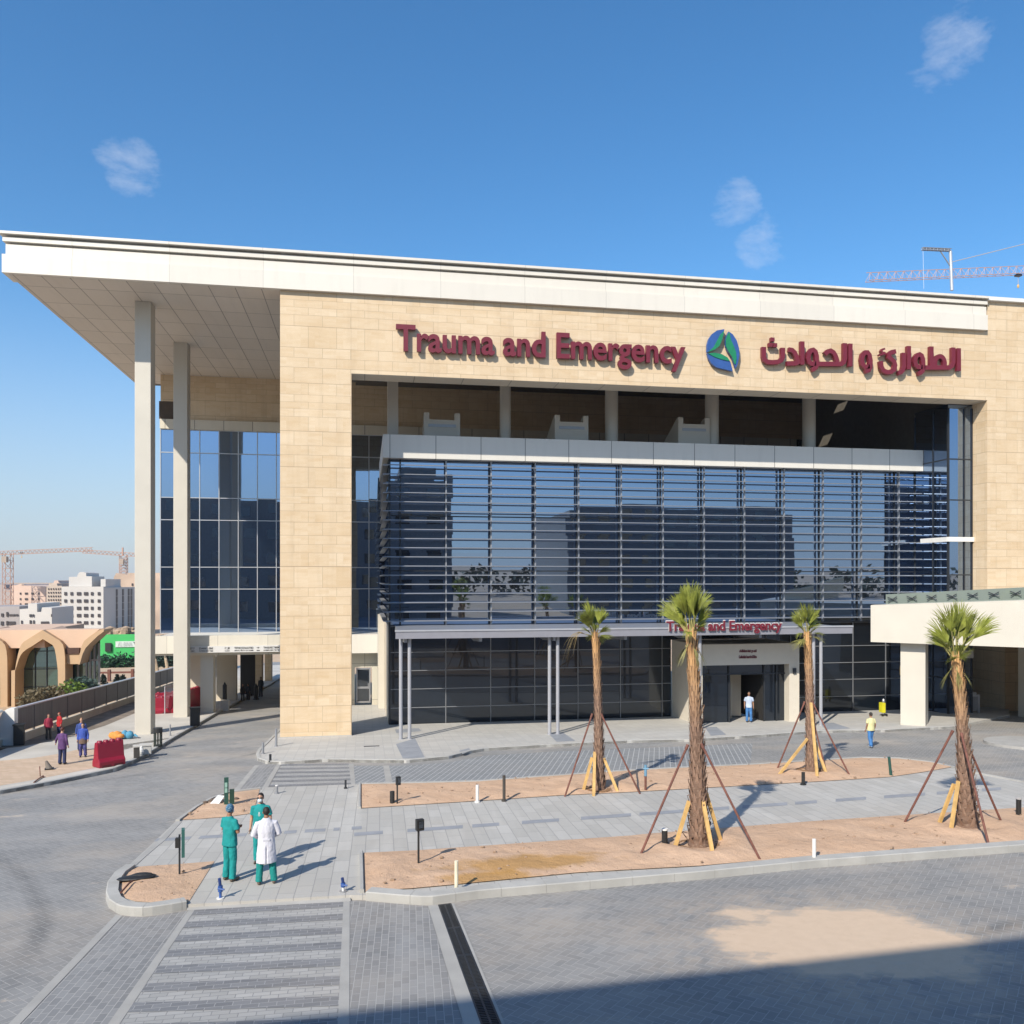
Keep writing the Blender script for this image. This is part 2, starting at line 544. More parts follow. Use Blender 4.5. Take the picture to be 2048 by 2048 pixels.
        for i in range(n):
            for q in (L[i], Rr[i]):
                self.v.append(Vector((q.x, y0, q.z))); self.v.append(Vector((q.x, y0 + depth, q.z)))
        cnt = n if closed else n - 1
        for i in range(cnt):
            a = o + 4 * i; b = o + 4 * ((i + 1) % n)
            self.face([a, b, b + 2, a + 2], m)          # front
            self.face([a + 1, a + 3, b + 3, b + 1], m)  # back
            self.face([a, a + 1, b + 1, b], m)
            self.face([a + 2, b + 2, b + 3, a + 3], m)
        if not closed:
            a = o; self.face([a, a + 2, a + 3, a + 1], m)
            b = o + 4 * (n - 1); self.face([b, b + 1, b + 3, b + 2], m)
        return self
    def mesh(self, name, mats, off):
        me = bpy.data.meshes.new(name)
        me.from_pydata([v - off for v in self.v], [], self.f)
        for mt in mats:
            me.materials.append(mt)
        me.polygons.foreach_set('material_index', self.mi)
        me.update()
        return me
    def build(self, name, mats, parent=None, smooth=False, org=None, fix=True):
        if not isinstance(mats, (list, tuple)): mats = [mats]
        if parent is not None:
            off = ORG[parent.name]
        elif org is not None:
            off = Vector(org)
        else:
            xs = [v.x for v in self.v]; ys = [v.y for v in self.v]; zs = [v.z for v in self.v]
            off = Vector(((min(xs) + max(xs)) / 2, (min(ys) + max(ys)) / 2, min(zs)))
        me = self.mesh(name, mats, off)
        if fix:
            bm = bmesh.new(); bm.from_mesh(me)
            bmesh.ops.recalc_face_normals(bm, faces=bm.faces)
            bm.to_mesh(me); bm.free()
        if smooth:
            me.shade_smooth() if hasattr(me, 'shade_smooth') else None
        o = bpy.data.objects.new(name, me)
        COL.objects.link(o)
        if parent is not None:
            o.parent = parent
        else:
            o.location = off
        ORG[o.name] = off
        return o

def tag(o, label=None, cat=None, group=None, kind=None):
    if label: o['label'] = label
    if cat: o['category'] = cat
    if group: o['group'] = group
    if kind: o['kind'] = kind
    return o
def thing(name, label, cat, loc=(0, 0, 0), group=None, rz=0.0, local=False):
    o = bpy.data.objects.new(name, None)
    o.empty_display_size = .3
    COL.objects.link(o)
    o.location = loc; o.rotation_euler = (0, 0, rz)
    ORG[o.name] = Vector((0, 0, 0)) if local else Vector(loc)
    return tag(o, label, cat, group)
def copy_tree(o, parent=None):
    c = o.copy(); COL.objects.link(c)
    ORG[c.name] = ORG.get(o.name, Vector((0, 0, 0)))
    if parent: c.parent = parent
    for ch in [x for x in bpy.data.objects if x.parent == o]:
        copy_tree(ch, c)
    return c
def struct(o):
    o['kind'] = 'structure'
    return o

# ------------------------------------------------------------------ materials
STONE = make_stone('sandstone_cladding', (.63, .505, .35), (.56, .425, .27), (.49, .335, .175))
WHITE_PANEL = paneled('white_cladding_panel', (.66, .62, .545), 4.35, 50, .010, .6, 0, .45, du=.55)
SOFFIT = paneled('soffit_panel', (.60, .545, .475), 1.25, 2.45, .022, .38, 0, .5)
GREY_PANEL = paneled('pale_grey_panel', (.63, .605, .55), 2.505, 40, .022, .3, 0, .42, du=-1.35, var=.03)
CREAM = plain('cream_column_paint', (.52, .487, .418), .5, var=.04, scale=.8)
CREAM2 = paneled('cream_panel', (.60, .56, .475), 3.0, 40, .012, .55, 0, .5)
BEIGE = plain('beige_render', (.56, .49, .385), .6, var=.05, scale=.8)
LOUVM = plain('louvre_grey', (.24, .25, .265), .35, .4, var=.04)
DARKMETAL = plain('dark_grey_metal', (.045, .05, .058), .4, .5, var=.1)
GREYMETAL = plain('grey_metal', (.30, .31, .33), .38, .35, var=.06)
SILVER = plain('silver_metal', (.52, .53, .55), .32, .45, var=.05)
GLASS = make_glass('blue_glass')
GLASSD = make_glass('dark_glass', (.46, .52, .60), (.008, .011, .015), .12)
GLASSL = make_glass('shaded_glass', (.32, .40, .52), (.004, .007, .012), .05)
GLASST = make_glass('teal_glass', (.45, .60, .58), (.02, .07, .066), .26)
MAROON = plain('maroon_letter', (.145, .014, .026), .45, var=.06)
WHITE = plain('white_paint', (.70, .69, .66), .5, var=.04)
BLACKP = plain('black_plastic', (.018, .019, .02), .5, var=.15)
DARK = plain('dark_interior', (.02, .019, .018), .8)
GREENSIGN = plain('dark_green_paint', (.02, .075, .06), .45)
BLUEP = plain('blue_paint', (.03, .09, .30), .5)
REDP = plain('red_plastic', (.25, .008, .026), .42, var=.12, scale=1.5)
RUST = plain('rusty_steel', (.155, .062, .045), .75, .1, var=.3, scale=6)
TIMBER = plain('pale_timber', (.56, .36, .135), .7, var=.18, scale=5)
BARKM = None
CONC = plain('concrete', (.47, .455, .42), .8, var=.08, scale=1.2, bump=.1)
KERBM = plain('kerb_concrete', (.375, .37, .35), .8, var=.12, scale=1.6, bump=.15)
WALLC = plain('fence_base_render', (.50, .44, .35), .8, var=.15, scale=.9)

spc = G(1590, 1772)
ROADM = make_herringbone('herringbone_pavers', (.212, .212, .210), (.270, .268, .262), (.36, .352, .335), .145, R(45), .55, .036, (spc.x, spc.y, 2.35, 1.75, R(-14)))
PLAZAM = make_pavers('pale_paving_slabs', (.375, .366, .342), (.435, .425, .40), (.28, .275, .265), .9, .36, R(91), .010, .5, .22, .10)
FRONTM = make_pavers('front_paving', (.41, .40, .375), (.455, .445, .415), (.36, .355, .345), .42, .42, 0, .010, .0, .22, .10)
DARKSLAB = plain('grey_blue_slab', (.265, .28, .305), .7, var=.12, scale=2)
STRETCH = make_pavers('grey_stretcher_pavers', (.185, .188, .192), (.255, .257, .258), (.34, .335, .325), .26, .13, R(93), .008, .5, .25, .25)
ZDARK = make_pavers('zebra_dark_pavers', (.15, .155, .165), (.20, .205, .215), (.30, .30, .30), .27, .135, 0, .007, .5, .18, .2)
ZLIGHT = make_pavers('zebra_light_pavers', (.30, .30, .292), (.375, .372, .362), (.21, .21, .21), .27, .135, 0, .007, .5, .18, .2)
GRIDM = make_pavers('small_square_pavers', (.17, .18, .19), (.215, .225, .235), (.40, .41, .41), .22, .22, R(20), .016, 0, .12, .2)
BAND = plain('pale_band', (.345, .338, .32), .8, var=.1, scale=1.5, bump=.1)
ORANGE_PAVE = make_pavers('sandy_block_paving', (.50, .37, .255), (.58, .44, .32), (.42, .31, .22), .42, .21, R(20), .012, .5, .3, .1)
LEFTCONC = plain('left_concrete', (.47, .445, .40), .85, var=.14, scale=.45, bump=.1)
stp = G(1000, 1648)
SAND = make_sand('bed_sand', (.50, .335, .225), (.575, .405, .285), [(G(1000, 1640).x, G(1000, 1640).y, 2.2, .75), (G(930, 1665).x, G(930, 1665).y, 1.4, .4)])
TERRAIN = make_sand('desert_ground', (.46, .335, .22), (.56, .42, .30))

# ------------------------------------------------------------------ ground: terrain, road, paving
def gsheet(name, pts, dz, mat, world=False):
    P = [p if world else G(p[0], p[1]) for p in pts]
    P = [Vector((p[0], p[1], gz(p[0], p[1]) + dz)) for p in P]
    mb = MB(); n = len(P)
    nrm = sum(((P[i].cross(P[(i + 1) % n])) for i in range(n)), Vector())
    if nrm.z < 0: P = P[::-1]
    mb.add(P, [tuple(range(n))])
    o = mb.build(name, mat, fix=False)
    bm = bmesh.new(); bm.from_mesh(o.data)
    bmesh.ops.triangulate(bm, faces=bm.faces)
    bm.to_mesh(o.data); bm.free()
    return struct(o)
def gslab(name, pts, top, bot, mat):
    """raised paving: top at +top above the road, sides down to +bot"""
    P = [G(p[0], p[1]) if len(p) == 2 else Vector(p) for p in pts]
    P = [Vector((p.x, p.y, gz(p.x, p.y) + top)) for p in P]
    mb = MB(); mb.prism(P, (0, 0, bot - top))
    o = mb.build(name, mat)
    bm = bmesh.new(); bm.from_mesh(o.data)
    bmesh.ops.triangulate(bm, faces=bm.faces)
    bm.to_mesh(o.data); bm.free()
    return struct(o)
def resample(P, step):
    out = [P[0].copy()]; acc = 0.0
    for i in range(len(P) - 1):
        a, b = P[i], P[i + 1]; L = (b - a).length; pos = step - acc
        while pos < L:
            out.append(a + (b - a) * (pos / L)); pos += step
        acc = L - (pos - step)
    if (out[-1] - P[-1]).length > step * .3: out.append(P[-1].copy())
    else: out[-1] = P[-1].copy()
    return out
def kerb(name, pts, w, h, mat, side=1, step=1.0, bot=-.03):
    P = [G(p[0], p[1]) if len(p) == 2 else Vector(p) for p in pts]
    P = [Vector((p.x, p.y, 0)) for p in P]
    Q = resample(P, step / 4.0)
    N = []
    for i in range(len(Q)):
        d = (Q[min(i + 1, len(Q) - 1)] - Q[max(i - 1, 0)]).normalized()
        N.append(Vector((-d.y, d.x, 0)) * side)
    mb = MB(); i = 0
    while i < len(Q) - 1:
        j = min(i + 4, len(Q) - 1)
        vs = []; ch = .018
        for k in range(i, j + 1):
            q = Q[k].copy(); n = N[k]
            if k == i and i > 0: q = q + (Q[k + 1] - Q[k]).normalized() * .006
            q2 = q + n * w
            zz = gz(q.x, q.y)
            vs += [Vector((q.x, q.y, zz + bot)), Vector((q.x, q.y, zz + h - ch)), Vector((q.x, q.y, zz + h)) + n * ch,
                   Vector((q2.x, q2.y, zz + h)), Vector((q2.x, q2.y, zz + bot))]
        fs = []
        for k in range(j - i):
            for e in range(4):
                fs.append((5 * k + e, 5 * k + e + 1, 5 * k + 6 + e, 5 * k + 5 + e))
        fs.append((0, 1, 2, 3, 4)); e = 5 * (j - i); fs.append((e + 4, e + 3, e + 2, e + 1, e))
        mb.add(vs, fs); i = j
    return struct(mb.build(name, mat))

mb = MB()
_zf = gz(0, 235) - .06
mb.add([(-3000, -200, gz(0, -200) - .06), (3000, -200, gz(0, -200) - .06), (3000, 235, _zf), (-3000, 235, _zf), (3000, 5500, _zf), (-3000, 5500, _zf)], [(0, 1, 2, 3), (3, 2, 4, 5)])
struct(mb.build('ground', TERRAIN, fix=False))
gsheet('road', [(-70, -4.9, 0), (80, -4.9, 0), (80, 46.4, 0), (-2, 46.4, 0), (-2, 120, 0), (-13.5, 120, 0), (-13.5, 47, 0), (-70, 47, 0)], -.02, ROADM, True)

LKERB = [(-60, 1507), (0, 1498), (88, 1482), (176, 1464), (217, 1455), (249, 1441), (281, 1425), (331, 1394), (378, 1367), (416, 1344), (451, 1326), (480, 1307), (510, 1294)]
lkw = [G(*p) for p in LKERB]
endp = Vector((lkw[-1].x + .2, 110, 0))
gslab('left_pavement', [tuple(p) for p in lkw] + [tuple(endp), (-16.3, 110, 0), (-16.3, 25, 0), (-30, 20, 0)], .10, -.1, LEFTCONC)
kerb('left_kerb', [tuple(p) for p in lkw] + [tuple(endp)], .16, .135, KERBM, 1)
def off_lk(d, a, b):
    out = []
    for i in range(a, b):
        dd = (lkw[min(i + 1, len(lkw) - 1)] - lkw[max(i - 1, 0)]).normalized()
        out.append(lkw[i] + Vector((-dd.y, dd.x, 0)) * d)
    return out
sandy = off_lk(.95, 0, 6)
gsheet('sandy_block_paving', [tuple(p) for p in sandy] + [tuple(G(215, 1426)), tuple(G(160, 1415)), tuple(G(120, 1425)), tuple(G(60, 1435)), tuple(G(0, 1440)), tuple(G(-80, 1445))], .104, ORANGE_PAVE, True)
gsheet('fence_foot_strip', [(0, 1401), (60, 1385), (108, 1371), (180, 1351), (252, 1325), (280, 1312), (275, 1340), (200, 1372), (120, 1398), (40, 1413), (-40, 1420), (-40, 1408)], .103, plain('dark_strip_brown', (.20, .165, .13), .9, var=.35, scale=1.4, bump=.3))  # darker brown strip along the foot of the fence

# front pavement along the building
FK = [(530, 1442), (613, 1437), (767, 1439), (847, 1431.5), (891, 1420.5), (917, 1416), (1033, 1409), (1188, 1401), (1300, 1399), (1389, 1393.5), (1556, 1382), (1664, 1381), (1760, 1376), (1800, 1374)]
FKL = [(527, 1379), (511, 1395), (498, 1408), (487, 1418), (483, 1426), (486, 1435), (504, 1441)]
fkw = [G(*p) for p in FKL + FK]
gslab('front_pavement', [(-4.2, 47.5, 0), tuple(G(531, 1372))] + [tuple(p) for p in fkw] + [tuple(G(1905, 1352)), (40, 46.45, 0), (1.3, 46.45, 0), (1.3, 57.4, 0), (-4.2, 57.4, 0)], .10, -.1, FRONTM)
kerb('front_kerb', [tuple(p) for p in fkw], .14, .125, KERBM, 1)
for q in ([(747, 1408), (783, 1397), (802, 1434.5), (760, 1435.5)], [(1033, 1386), (1061, 1385), (1086, 1402), (1050, 1403.5)], [(1330, 1376), (1352, 1375), (1370, 1390), (1341, 1392)],
          [(1545, 1368), (1572, 1367), (1605, 1378), (1560, 1381)], [(866, 1421), (884, 1416), (890, 1420), (873, 1427)], [(745, 1380), (790, 1377), (795, 1383), (748, 1387)]):
    gsheet('dark_paving_band', q, .104, DARKSLAB)

# crossing behind the beds
gsheet('square_pavers', [(668, 1444), (723, 1444), (734, 1444), (766, 1444), (847, 1438), (917, 1425), (1033, 1418), (1300, 1407), (1420, 1402), (1415, 1446), (1300, 1451), (1062, 1466), (901, 1478), (741, 1482), (668, 1483)], -.014, GRIDM)
gsheet('pale_band_strip', [(723, 1444), (734, 1444), (742, 1482), (729, 1482)], -.008, BAND)
gsheet('pale_band_strip', [(658, 1441), (667, 1441), (671, 1484), (663, 1484)], -.008, BAND)
gsheet('pale_band_strip', [(523, 1440), (531, 1440), (503.5, 1489), (493, 1489)], -.008, BAND)
gsheet('pale_band_strip', [(481, 1443), (489, 1443), (449, 1494), (437, 1495)], -.008, BAND)
gsheet('stretcher_pavers', [(489, 1443), (523, 1440), (493, 1489), (449, 1494)], -.012, STRETCH)
def zebra(name, l0, l1, r0, r1, n, first_dark=False):
    a0, a1, b0, b1 = G(*l0), G(*l1), G(*r0), G(*r1)
    gsheet(name, [tuple(a0), tuple(b0), tuple(b1), tuple(a1)], -.012, ZLIGHT, True)
    mb = MB()
    for i in range(n):
        t0, t1 = (i + .04) / n, (i + .50) / n
        q = [a0.lerp(a1, t0), b0.lerp(b1, t0), b0.lerp(b1, t1), a0.lerp(a1, t1)]
        mb.add([Vector((p.x, p.y, gz(p.x, p.y) - .007)) for p in q], [(3, 2, 1, 0)])
    struct(mb.build('crossing_stripes', ZDARK))
zebra('far_crossing', (531, 1441), (505, 1489), (658, 1440), (663, 1484), 6)

# foreground crossing
def line_x(p, q, y):
    return p[0] + (q[0] - p[0]) * (y - p[1]) / (q[1] - p[1])
YB = 2150
L1, L2 = ((368, 1715), (225, 1932)), ((648, 1699), (637, 1932))
zebra('near_crossing', (368, 1715), (line_x(*L1, YB), YB), (648, 1699), (line_x(*L2, YB), YB), 11)
gsheet('pale_band_strip', [(356, 1716), (368, 1715), (line_x(*L1, YB), YB), (line_x((356, 1716), (203, 1932), YB), YB)], -.006, BAND)
gsheet('pale_band_strip', [(648, 1699), (660, 1698), (line_x((660, 1698), (659, 1932), YB), YB), (line_x(*L2, YB), YB)], -.006, BAND)
gsheet('pale_band_strip', [(219, 1725), (231, 1727), (line_x((231, 1727), (37, 1932), YB), YB), (line_x((219, 1725), (15, 1932), YB), YB)], -.006, BAND)
gsheet('stretcher_pavers', [(231, 1727), (275, 1729), (356, 1716), (line_x((356, 1716), (203, 1932), YB), YB), (line_x((231, 1727), (37, 1932), YB), YB)], -.013, STRETCH)
gsheet('stretcher_pavers', [(660, 1698), (690, 1699), (807, 1708), (line_x((807, 1708), (875, 1932), YB), YB), (line_x((660, 1698), (659, 1932), YB), YB)], -.013, STRETCH)
gsheet('pale_band_strip', [(807, 1707.5), (827, 1707), (line_x((827, 1707), (908, 1932), YB), YB), (line_x((807, 1708), (875, 1932), YB), YB)], -.006, BAND)
gsheet('pale_band_strip', [(851, 1704), (857, 1704), (line_x((857, 1704), (953, 1932), YB), YB), (line_x((851, 1704), (946, 1932), YB), YB)], -.006, BAND)

# drain channel with a steel grating
dr = thing('drain_channel', 'long black slotted drain grate running to the bottom edge', 'drain', tuple(G(840, 1707)))
a, b = G(827, 1707), G(851, 1704)
c, d = G(line_x((827, 1707), (908, 1932), YB), YB), G(line_x((851, 1704), (946, 1932), YB), YB)
mb = MB()
mb.add([Vector((p.x, p.y, gz(p.x, p.y) - .017)) for p in (a, b, d, c)], [(3, 2, 1, 0)])
mb.build('channel_bed', DARK, dr, fix=False)
mb = MB()
def rail(p, q, w, z0, z1):
    dd = (q - p).normalized(); nn = Vector((-dd.y, dd.x, 0)) * w / 2
    pts = [p - nn, q - nn, q + nn, p + nn]
    mb.prism([Vector((t.x, t.y, gz(t.x, t.y) + z0)) for t in pts], (0, 0, z1 - z0))
nseg = 150
for i in range(nseg + 1):
    t = i / nseg
    rail(a.lerp(c, t), b.lerp(d, t), .022 if i % 25 else .06, -.016, -.006)
for s in (.03, .5, .97):
    rail(a.lerp(b, s), c.lerp(d, s), .03, -.016, -.004)
mb.build('grating', DARKMETAL, dr)

# plaza walkway
UP_BED = [(681, 1485), (790, 1483), (901, 1480), (1062, 1468), (1189, 1459), (1300, 1453), (1415, 1448), (1556, 1439), (1626, 1434.5), (1696, 1436), (1758, 1443), (1796, 1452),
          (1740, 1462), (1679, 1471), (1541, 1480), (1415, 1487), (1189, 1500), (1062, 1506), (945, 1514), (681, 1531)]
LO_BED = [(686, 1617), (790, 1612), (1189, 1584), (1226, 1580), (1537, 1556), (1701, 1545), (1932, 1530), (2100, 1518), (2100, 1581), (1932, 1594), (1537, 1623), (1320, 1642), (1089, 1655), (866, 1677), (780, 1685), (688, 1691.5)]
UL_BED = [(340, 1553), (350, 1543), (366, 1531), (380, 1522), (397, 1514), (432, 1502), (490, 1494), (478, 1540), (430, 1547), (380, 1551)]
LL_BED = [(236, 1645), (223, 1662), (214, 1678), (215, 1689), (227, 1700), (256, 1709), (293, 1711.5), (355, 1712), (404.6, 1632), (330, 1638), (280, 1641)]
PLAZA = [(331, 1556), (366, 1530), (397, 1513), (432, 1501), (490, 1493), (503.5, 1490), (663, 1484.5), (681, 1484), (901, 1479), (1062, 1467), (1189, 1458), (1415, 1447), (1556, 1438), (1626, 1433.5), (1696, 1435), (1758, 1442), (1834, 1459), (1932, 1478.5), (2100, 1512),
         (2100, 1590), (1932, 1603.5), (1537, 1634), (1226, 1664), (1096, 1676), (906, 1692.5), (807, 1705), (690, 1696.5), (659, 1696), (368, 1713), (351, 1714), (326, 1719), (275, 1726), (223, 1721), (206, 1710), (200.5, 1696.5), (204, 1677), (217, 1659), (236, 1646)]
gslab('walkway', PLAZA, .085, -.1, PLAZAM)
kerb('walkway_kerb', [(690, 1697.7), (750, 1703), (807, 1707), (860, 1700), (906, 1694), (1096, 1677.6), (1226, 1666), (1320, 1658), (1537, 1636), (1932, 1605.7), (2100, 1592)], .30, .17, KERBM, 1)
kerb('bed_kerb', [(236, 1644), (216, 1658), (203, 1676), (199.6, 1696.5), (205, 1711), (223, 1723), (245, 1727), (275, 1727.6), (326, 1720), (352, 1715)], .24, .17, KERBM, 1, .75)
kerb('bed_kerb', [(490, 1493), (432, 1500.5), (396, 1512.7), (366, 1530), (331, 1555.5)], .12, .15, KERBM, 1, .75)
kerb('walkway_kerb', [(1932, 1480), (1834, 1461), (1796, 1450.5), (1758, 1442), (1696, 1434.5), (1626, 1433), (1556, 1437.5), (1415, 1446.5), (1300, 1451.5), (1189, 1457.5), (1062, 1466.5), (901, 1478.5), (681, 1483.5)], .14, .13, KERBM, 1)
kerb('bed_edging', [(681, 1531), (681, 1485)], .08, .16, KERBM, 1)
kerb('bed_edging', [(687, 1692), (685, 1617)], .09, .17, KERBM, 1)
kerb('dropped_kerb', [(331, 1556), (300, 1590), (262, 1622), (236, 1645)], .18, .095, BAND, 1)
# ramps down to the crossing
def ramp(pts_top, pts_bot, mat):
    mb = MB()
    T = [G(*p) for p in pts_top]; B = [G(*p) for p in pts_bot]
    vs = [Vector((p.x, p.y, gz(p.x, p.y) + .087)) for p in T] + [Vector((p.x, p.y, gz(p.x, p.y) - .005)) for p in B]
    mb.add(vs, [(0, 1, 3, 2)])
    return struct(mb.build('kerb_ramp', mat))
ramp([(357, 1706), (660, 1690)], [(352, 1717), (662, 1700)], BAND)
ramp([(500, 1494), (668, 1488)], [(503, 1488), (667, 1483)], BAND)
# broken dark line of slabs along the walkway
def slab_band(p, q, p2, q2, spans):
    a0, a1, b0, b1 = G(*p), G(*q), G(*p2), G(*q2)
    mb = MB()
    for s, e in spans:
        qd = [a0.lerp(a1, s), a0.lerp(a1, e), b0.lerp(b1, e), b0.lerp(b1, s)]
        mb.add([Vector((t.x, t.y, gz(t.x, t.y) + .089)) for t in qd], [(3, 2, 1, 0)])
    return struct(mb.build('dark_slab_line', DARKSLAB))
slab_band((297, 1588), (690, 1564), (290, 1594), (690, 1570), [(.0, .16), (.2, .42), (.47, .52), (.60, .66), (.70, .80), (.84, .87), (.93, .98)])
random.seed(3)
sp = []; x = .0
while x < .97:
    l_ = random.choice((.02, .035, .035, .05, .07)); sp.append((x, min(1, x + l_))); x += l_ + random.choice((.012, .02, .03))
slab_band((668, 1577), (1932, 1487), (668, 1583.5), (1932, 1492.5), sp)

# sand beds
PALMS = [dict(b=(1130, 1496), t=(1122, 1192), top=1130), dict(b=(1319, 1604), t=(1303, 1190), top=1096), dict(b=(1530, 1459), t=(1522, 1192), top=1135), dict(b=(1826, 1568), t=(1803, 1235), top=1125)]
for p in PALMS:
    p['g'] = G(*p['b'])
def bed(name, pts, base, amp, grid=.22):
    P = [G(*p) for p in pts]
    P2 = [Vector((p.x, p.y, 0)) for p in P]
    bm = bmesh.new()
    vs = [bm.verts.new(p) for p in P2]
    bm.faces.new(vs)
    bmesh.ops.triangulate(bm, faces=bm.faces)
    for _ in range(7):
        ed = [e for e in bm.edges if e.calc_length() > grid * 1.6]
        if not ed or len(bm.verts) > 30000: break
        bmesh.ops.subdivide_edges(bm, edges=ed, cuts=1)
        bmesh.ops.triangulate(bm, faces=bm.faces)
    segs = [(P2[i], P2[(i + 1) % len(P2)]) for i in range(len(P2))]
    for v in bm.verts:
        dmin = 9
        for s0, s1 in segs:
            dd = s1 - s0; t = max(0, min(1, (v.co - s0).dot(dd) / dd.length_squared))
            dmin = min(dmin, (v.co - s0 - dd * t).length)
        w = min(1, dmin / .5)
        h = base + w * .05 + w * amp * .7 * (mnoise.noise(v.co * .9) + .6 * mnoise.noise(v.co * 2.3) + .25 * mnoise.noise(v.co * 6))
        for p in PALMS:
            r = math.hypot(v.co.x - p['g'].x, v.co.y - p['g'].y)
            h += w * (.09 * math.exp(-((r - 1.0) / .35) ** 2) - .035 * math.exp(-(r / .6) ** 4))
        v.co.z = gz(v.co.x, v.co.y) + h
    bmesh.ops.recalc_face_normals(bm, faces=bm.faces)
    if sum(f.normal.z for f in bm.faces) < 0:
        bmesh.ops.reverse_faces(bm, faces=bm.faces)
    me = bpy.data.meshes.new(name); bm.to_mesh(me); bm.free()
    me.materials.append(SAND); me.shade_smooth()
    o = bpy.data.objects.new(name, me); COL.objects.link(o)
    return struct(o)
bed('planting_bed_sand', UP_BED, .105, .06)
bed('planting_bed_sand', LO_BED, .11, .07)
bed('planting_bed_sand', UL_BED, .10, .05)
bed('planting_bed_sand', LL_BED, .095, .06)
pb = MB(); rr = random.Random(21)
for poly in (UP_BED, LO_BED, UL_BED, LL_BED):
    P = [G(*q) for q in poly]; xs = [q.x for q in P]; ys = [q.y for q in P]
    def inside(x, y):
        c = False
        for i in range(len(P)):
            a, b2 = P[i], P[i - 1]
            if (a.y > y) != (b2.y > y) and x < (b2.x - a.x) * (y - a.y) / (b2.y - a.y) + a.x: c = not c
        return c
    n = int((max(xs) - min(xs)) * (max(ys) - min(ys)) * 2.2)
    for _ in range(n):
        x, y = rr.uniform(min(xs), max(xs)), rr.uniform(min(ys), max(ys))
        if inside(x, y):
            q = .018 + .05 * rr.random() ** 4
            pb.ell((x, y, gz(x, y) + .165), (q, q * rr.uniform(.6, 1), q * .6), 6)
tag(pb.build('bed_stones', plain('bed_stone', (.30, .21, .145), .9, var=.45, scale=9)), 'small stones and clods scattered over the sand of the planting beds', 'stones', None, 'stuff')
# round paved island at the right edge
isl = G(1945, 1404)
gslab('round_island', [(isl.x + 1.9 * math.cos(k * math.pi / 14), isl.y + 1.9 * math.sin(k * math.pi / 14), 0) for k in range(28)], .10, -.1, BAND)

# ------------------------------------------------------------------ the hospital
YF, YBX, YC = 42.6, 46.5, 61.5
ZFB, ZFT, ZOP = 22.22, 24.12, 18.25
XPL, XPR = -4.12, -0.66
XRL, XRR = -16.45, 35.15
XOP, XBAY = 35.3, 33.7
hosp = thing('hospital_building', 'huge sandstone and glass hospital with a white overhanging roof slab', 'hospital', (0, YF, 0))
mb = MB()
mb.box(XPL, XPR, YF, YF + 1.3, -1.0, ZFB - .01)
mb.box(XPR + .002, XOP - .002, YF, YF + 1.3, ZOP, ZFB - .01)
mb.box(XOP, 62, YF, YF + 1.3, 5.7, 23.95); mb.box(47.6, 62, YF, YF + 1.3, -1, 5.698); mb.box(38.6, 39.0, YF + 2.5, 51, -1, 5.6); mb.box(33.9, 48.5, 50.5, 51, -1, 5.6); mb.box(47.6, 48.2, YF + 1.302, 50.49, -1, 5.6); mb.box(39.001, 44, YF + 2.5, YF + 2.9, -1, 5.6)
mb.box(XPL + .1, XPL + .4, 57.72, 86, -2.5, 3.19)
mb.box(-14.0, XBAY + .6, YC, YC + .6, 19.1, ZFB - .02)                       # stone above the set-back glazing
mb.build('stone_wall', STONE, hosp)
mb = MB()
mb.box(XPL - .03, XPR + .03, YF - .03, YF - .001, -1, .14)
mb.build('pillar_plinth', KERBM, hosp)
# fascia: stacked bands of different depth
mb = MB()
for (z0, z1, p) in ((ZFB, ZFB + .86, .18), (ZFB + .872, ZFB + 1.36, .06), (ZFB + 1.36, ZFB + 1.47, -.10), (ZFB + 1.47, ZFB + 1.66, .16), (ZFB + 1.66, ZFB + 1.78, -.06), (ZFB + 1.78, ZFT, .30)):
    mb.box(XRL - p, XRR, YF - .05 - p, YF + 1.1, z0, z1)
mb.box(XRR - 2, 62, YF - .25, YF + 1.28, 23.98, 24.2) if False else None
mb.build('roof_fascia', WHITE_PANEL, hosp)
mb = MB(); mb.box(XRR + .01, 62, YF - .22, YF + 1.4, 23.955, 24.16)
mb.build('roof_coping', WHITE, hosp)
mb = MB(); mb.box(XRL + .02, XPL - .003, YF + .02, YC + 3, ZFB - .012, ZFB + .05)
mb.build('soffit', SOFFIT, hosp)
mb = MB()
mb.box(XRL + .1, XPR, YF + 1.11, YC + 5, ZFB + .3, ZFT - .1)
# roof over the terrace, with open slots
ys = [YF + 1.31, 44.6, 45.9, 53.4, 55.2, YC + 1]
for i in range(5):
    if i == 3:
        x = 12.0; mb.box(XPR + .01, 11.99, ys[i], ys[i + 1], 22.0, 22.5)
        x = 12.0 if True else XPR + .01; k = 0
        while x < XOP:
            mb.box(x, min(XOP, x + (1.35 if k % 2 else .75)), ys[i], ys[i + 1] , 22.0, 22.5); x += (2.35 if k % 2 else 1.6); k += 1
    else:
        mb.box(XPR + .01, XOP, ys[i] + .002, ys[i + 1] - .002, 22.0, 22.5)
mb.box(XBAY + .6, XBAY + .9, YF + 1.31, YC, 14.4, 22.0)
mb.build('roof_slab', plain('dark_ceiling', (.11, .10, .085), .8), hosp)  # ceiling and side wall darkened to cut light bouncing in the terrace
# lintel soffit panels
mb = MB(); mb.box(XPR + .004, XOP - .004, YF + .03, YF + 1.29, ZOP - .025, ZOP - .003)
mb.build('lintel_soffit', paneled('lintel_panel', (.58, .51, .40), 2.5, 40, .02, .4), hosp)

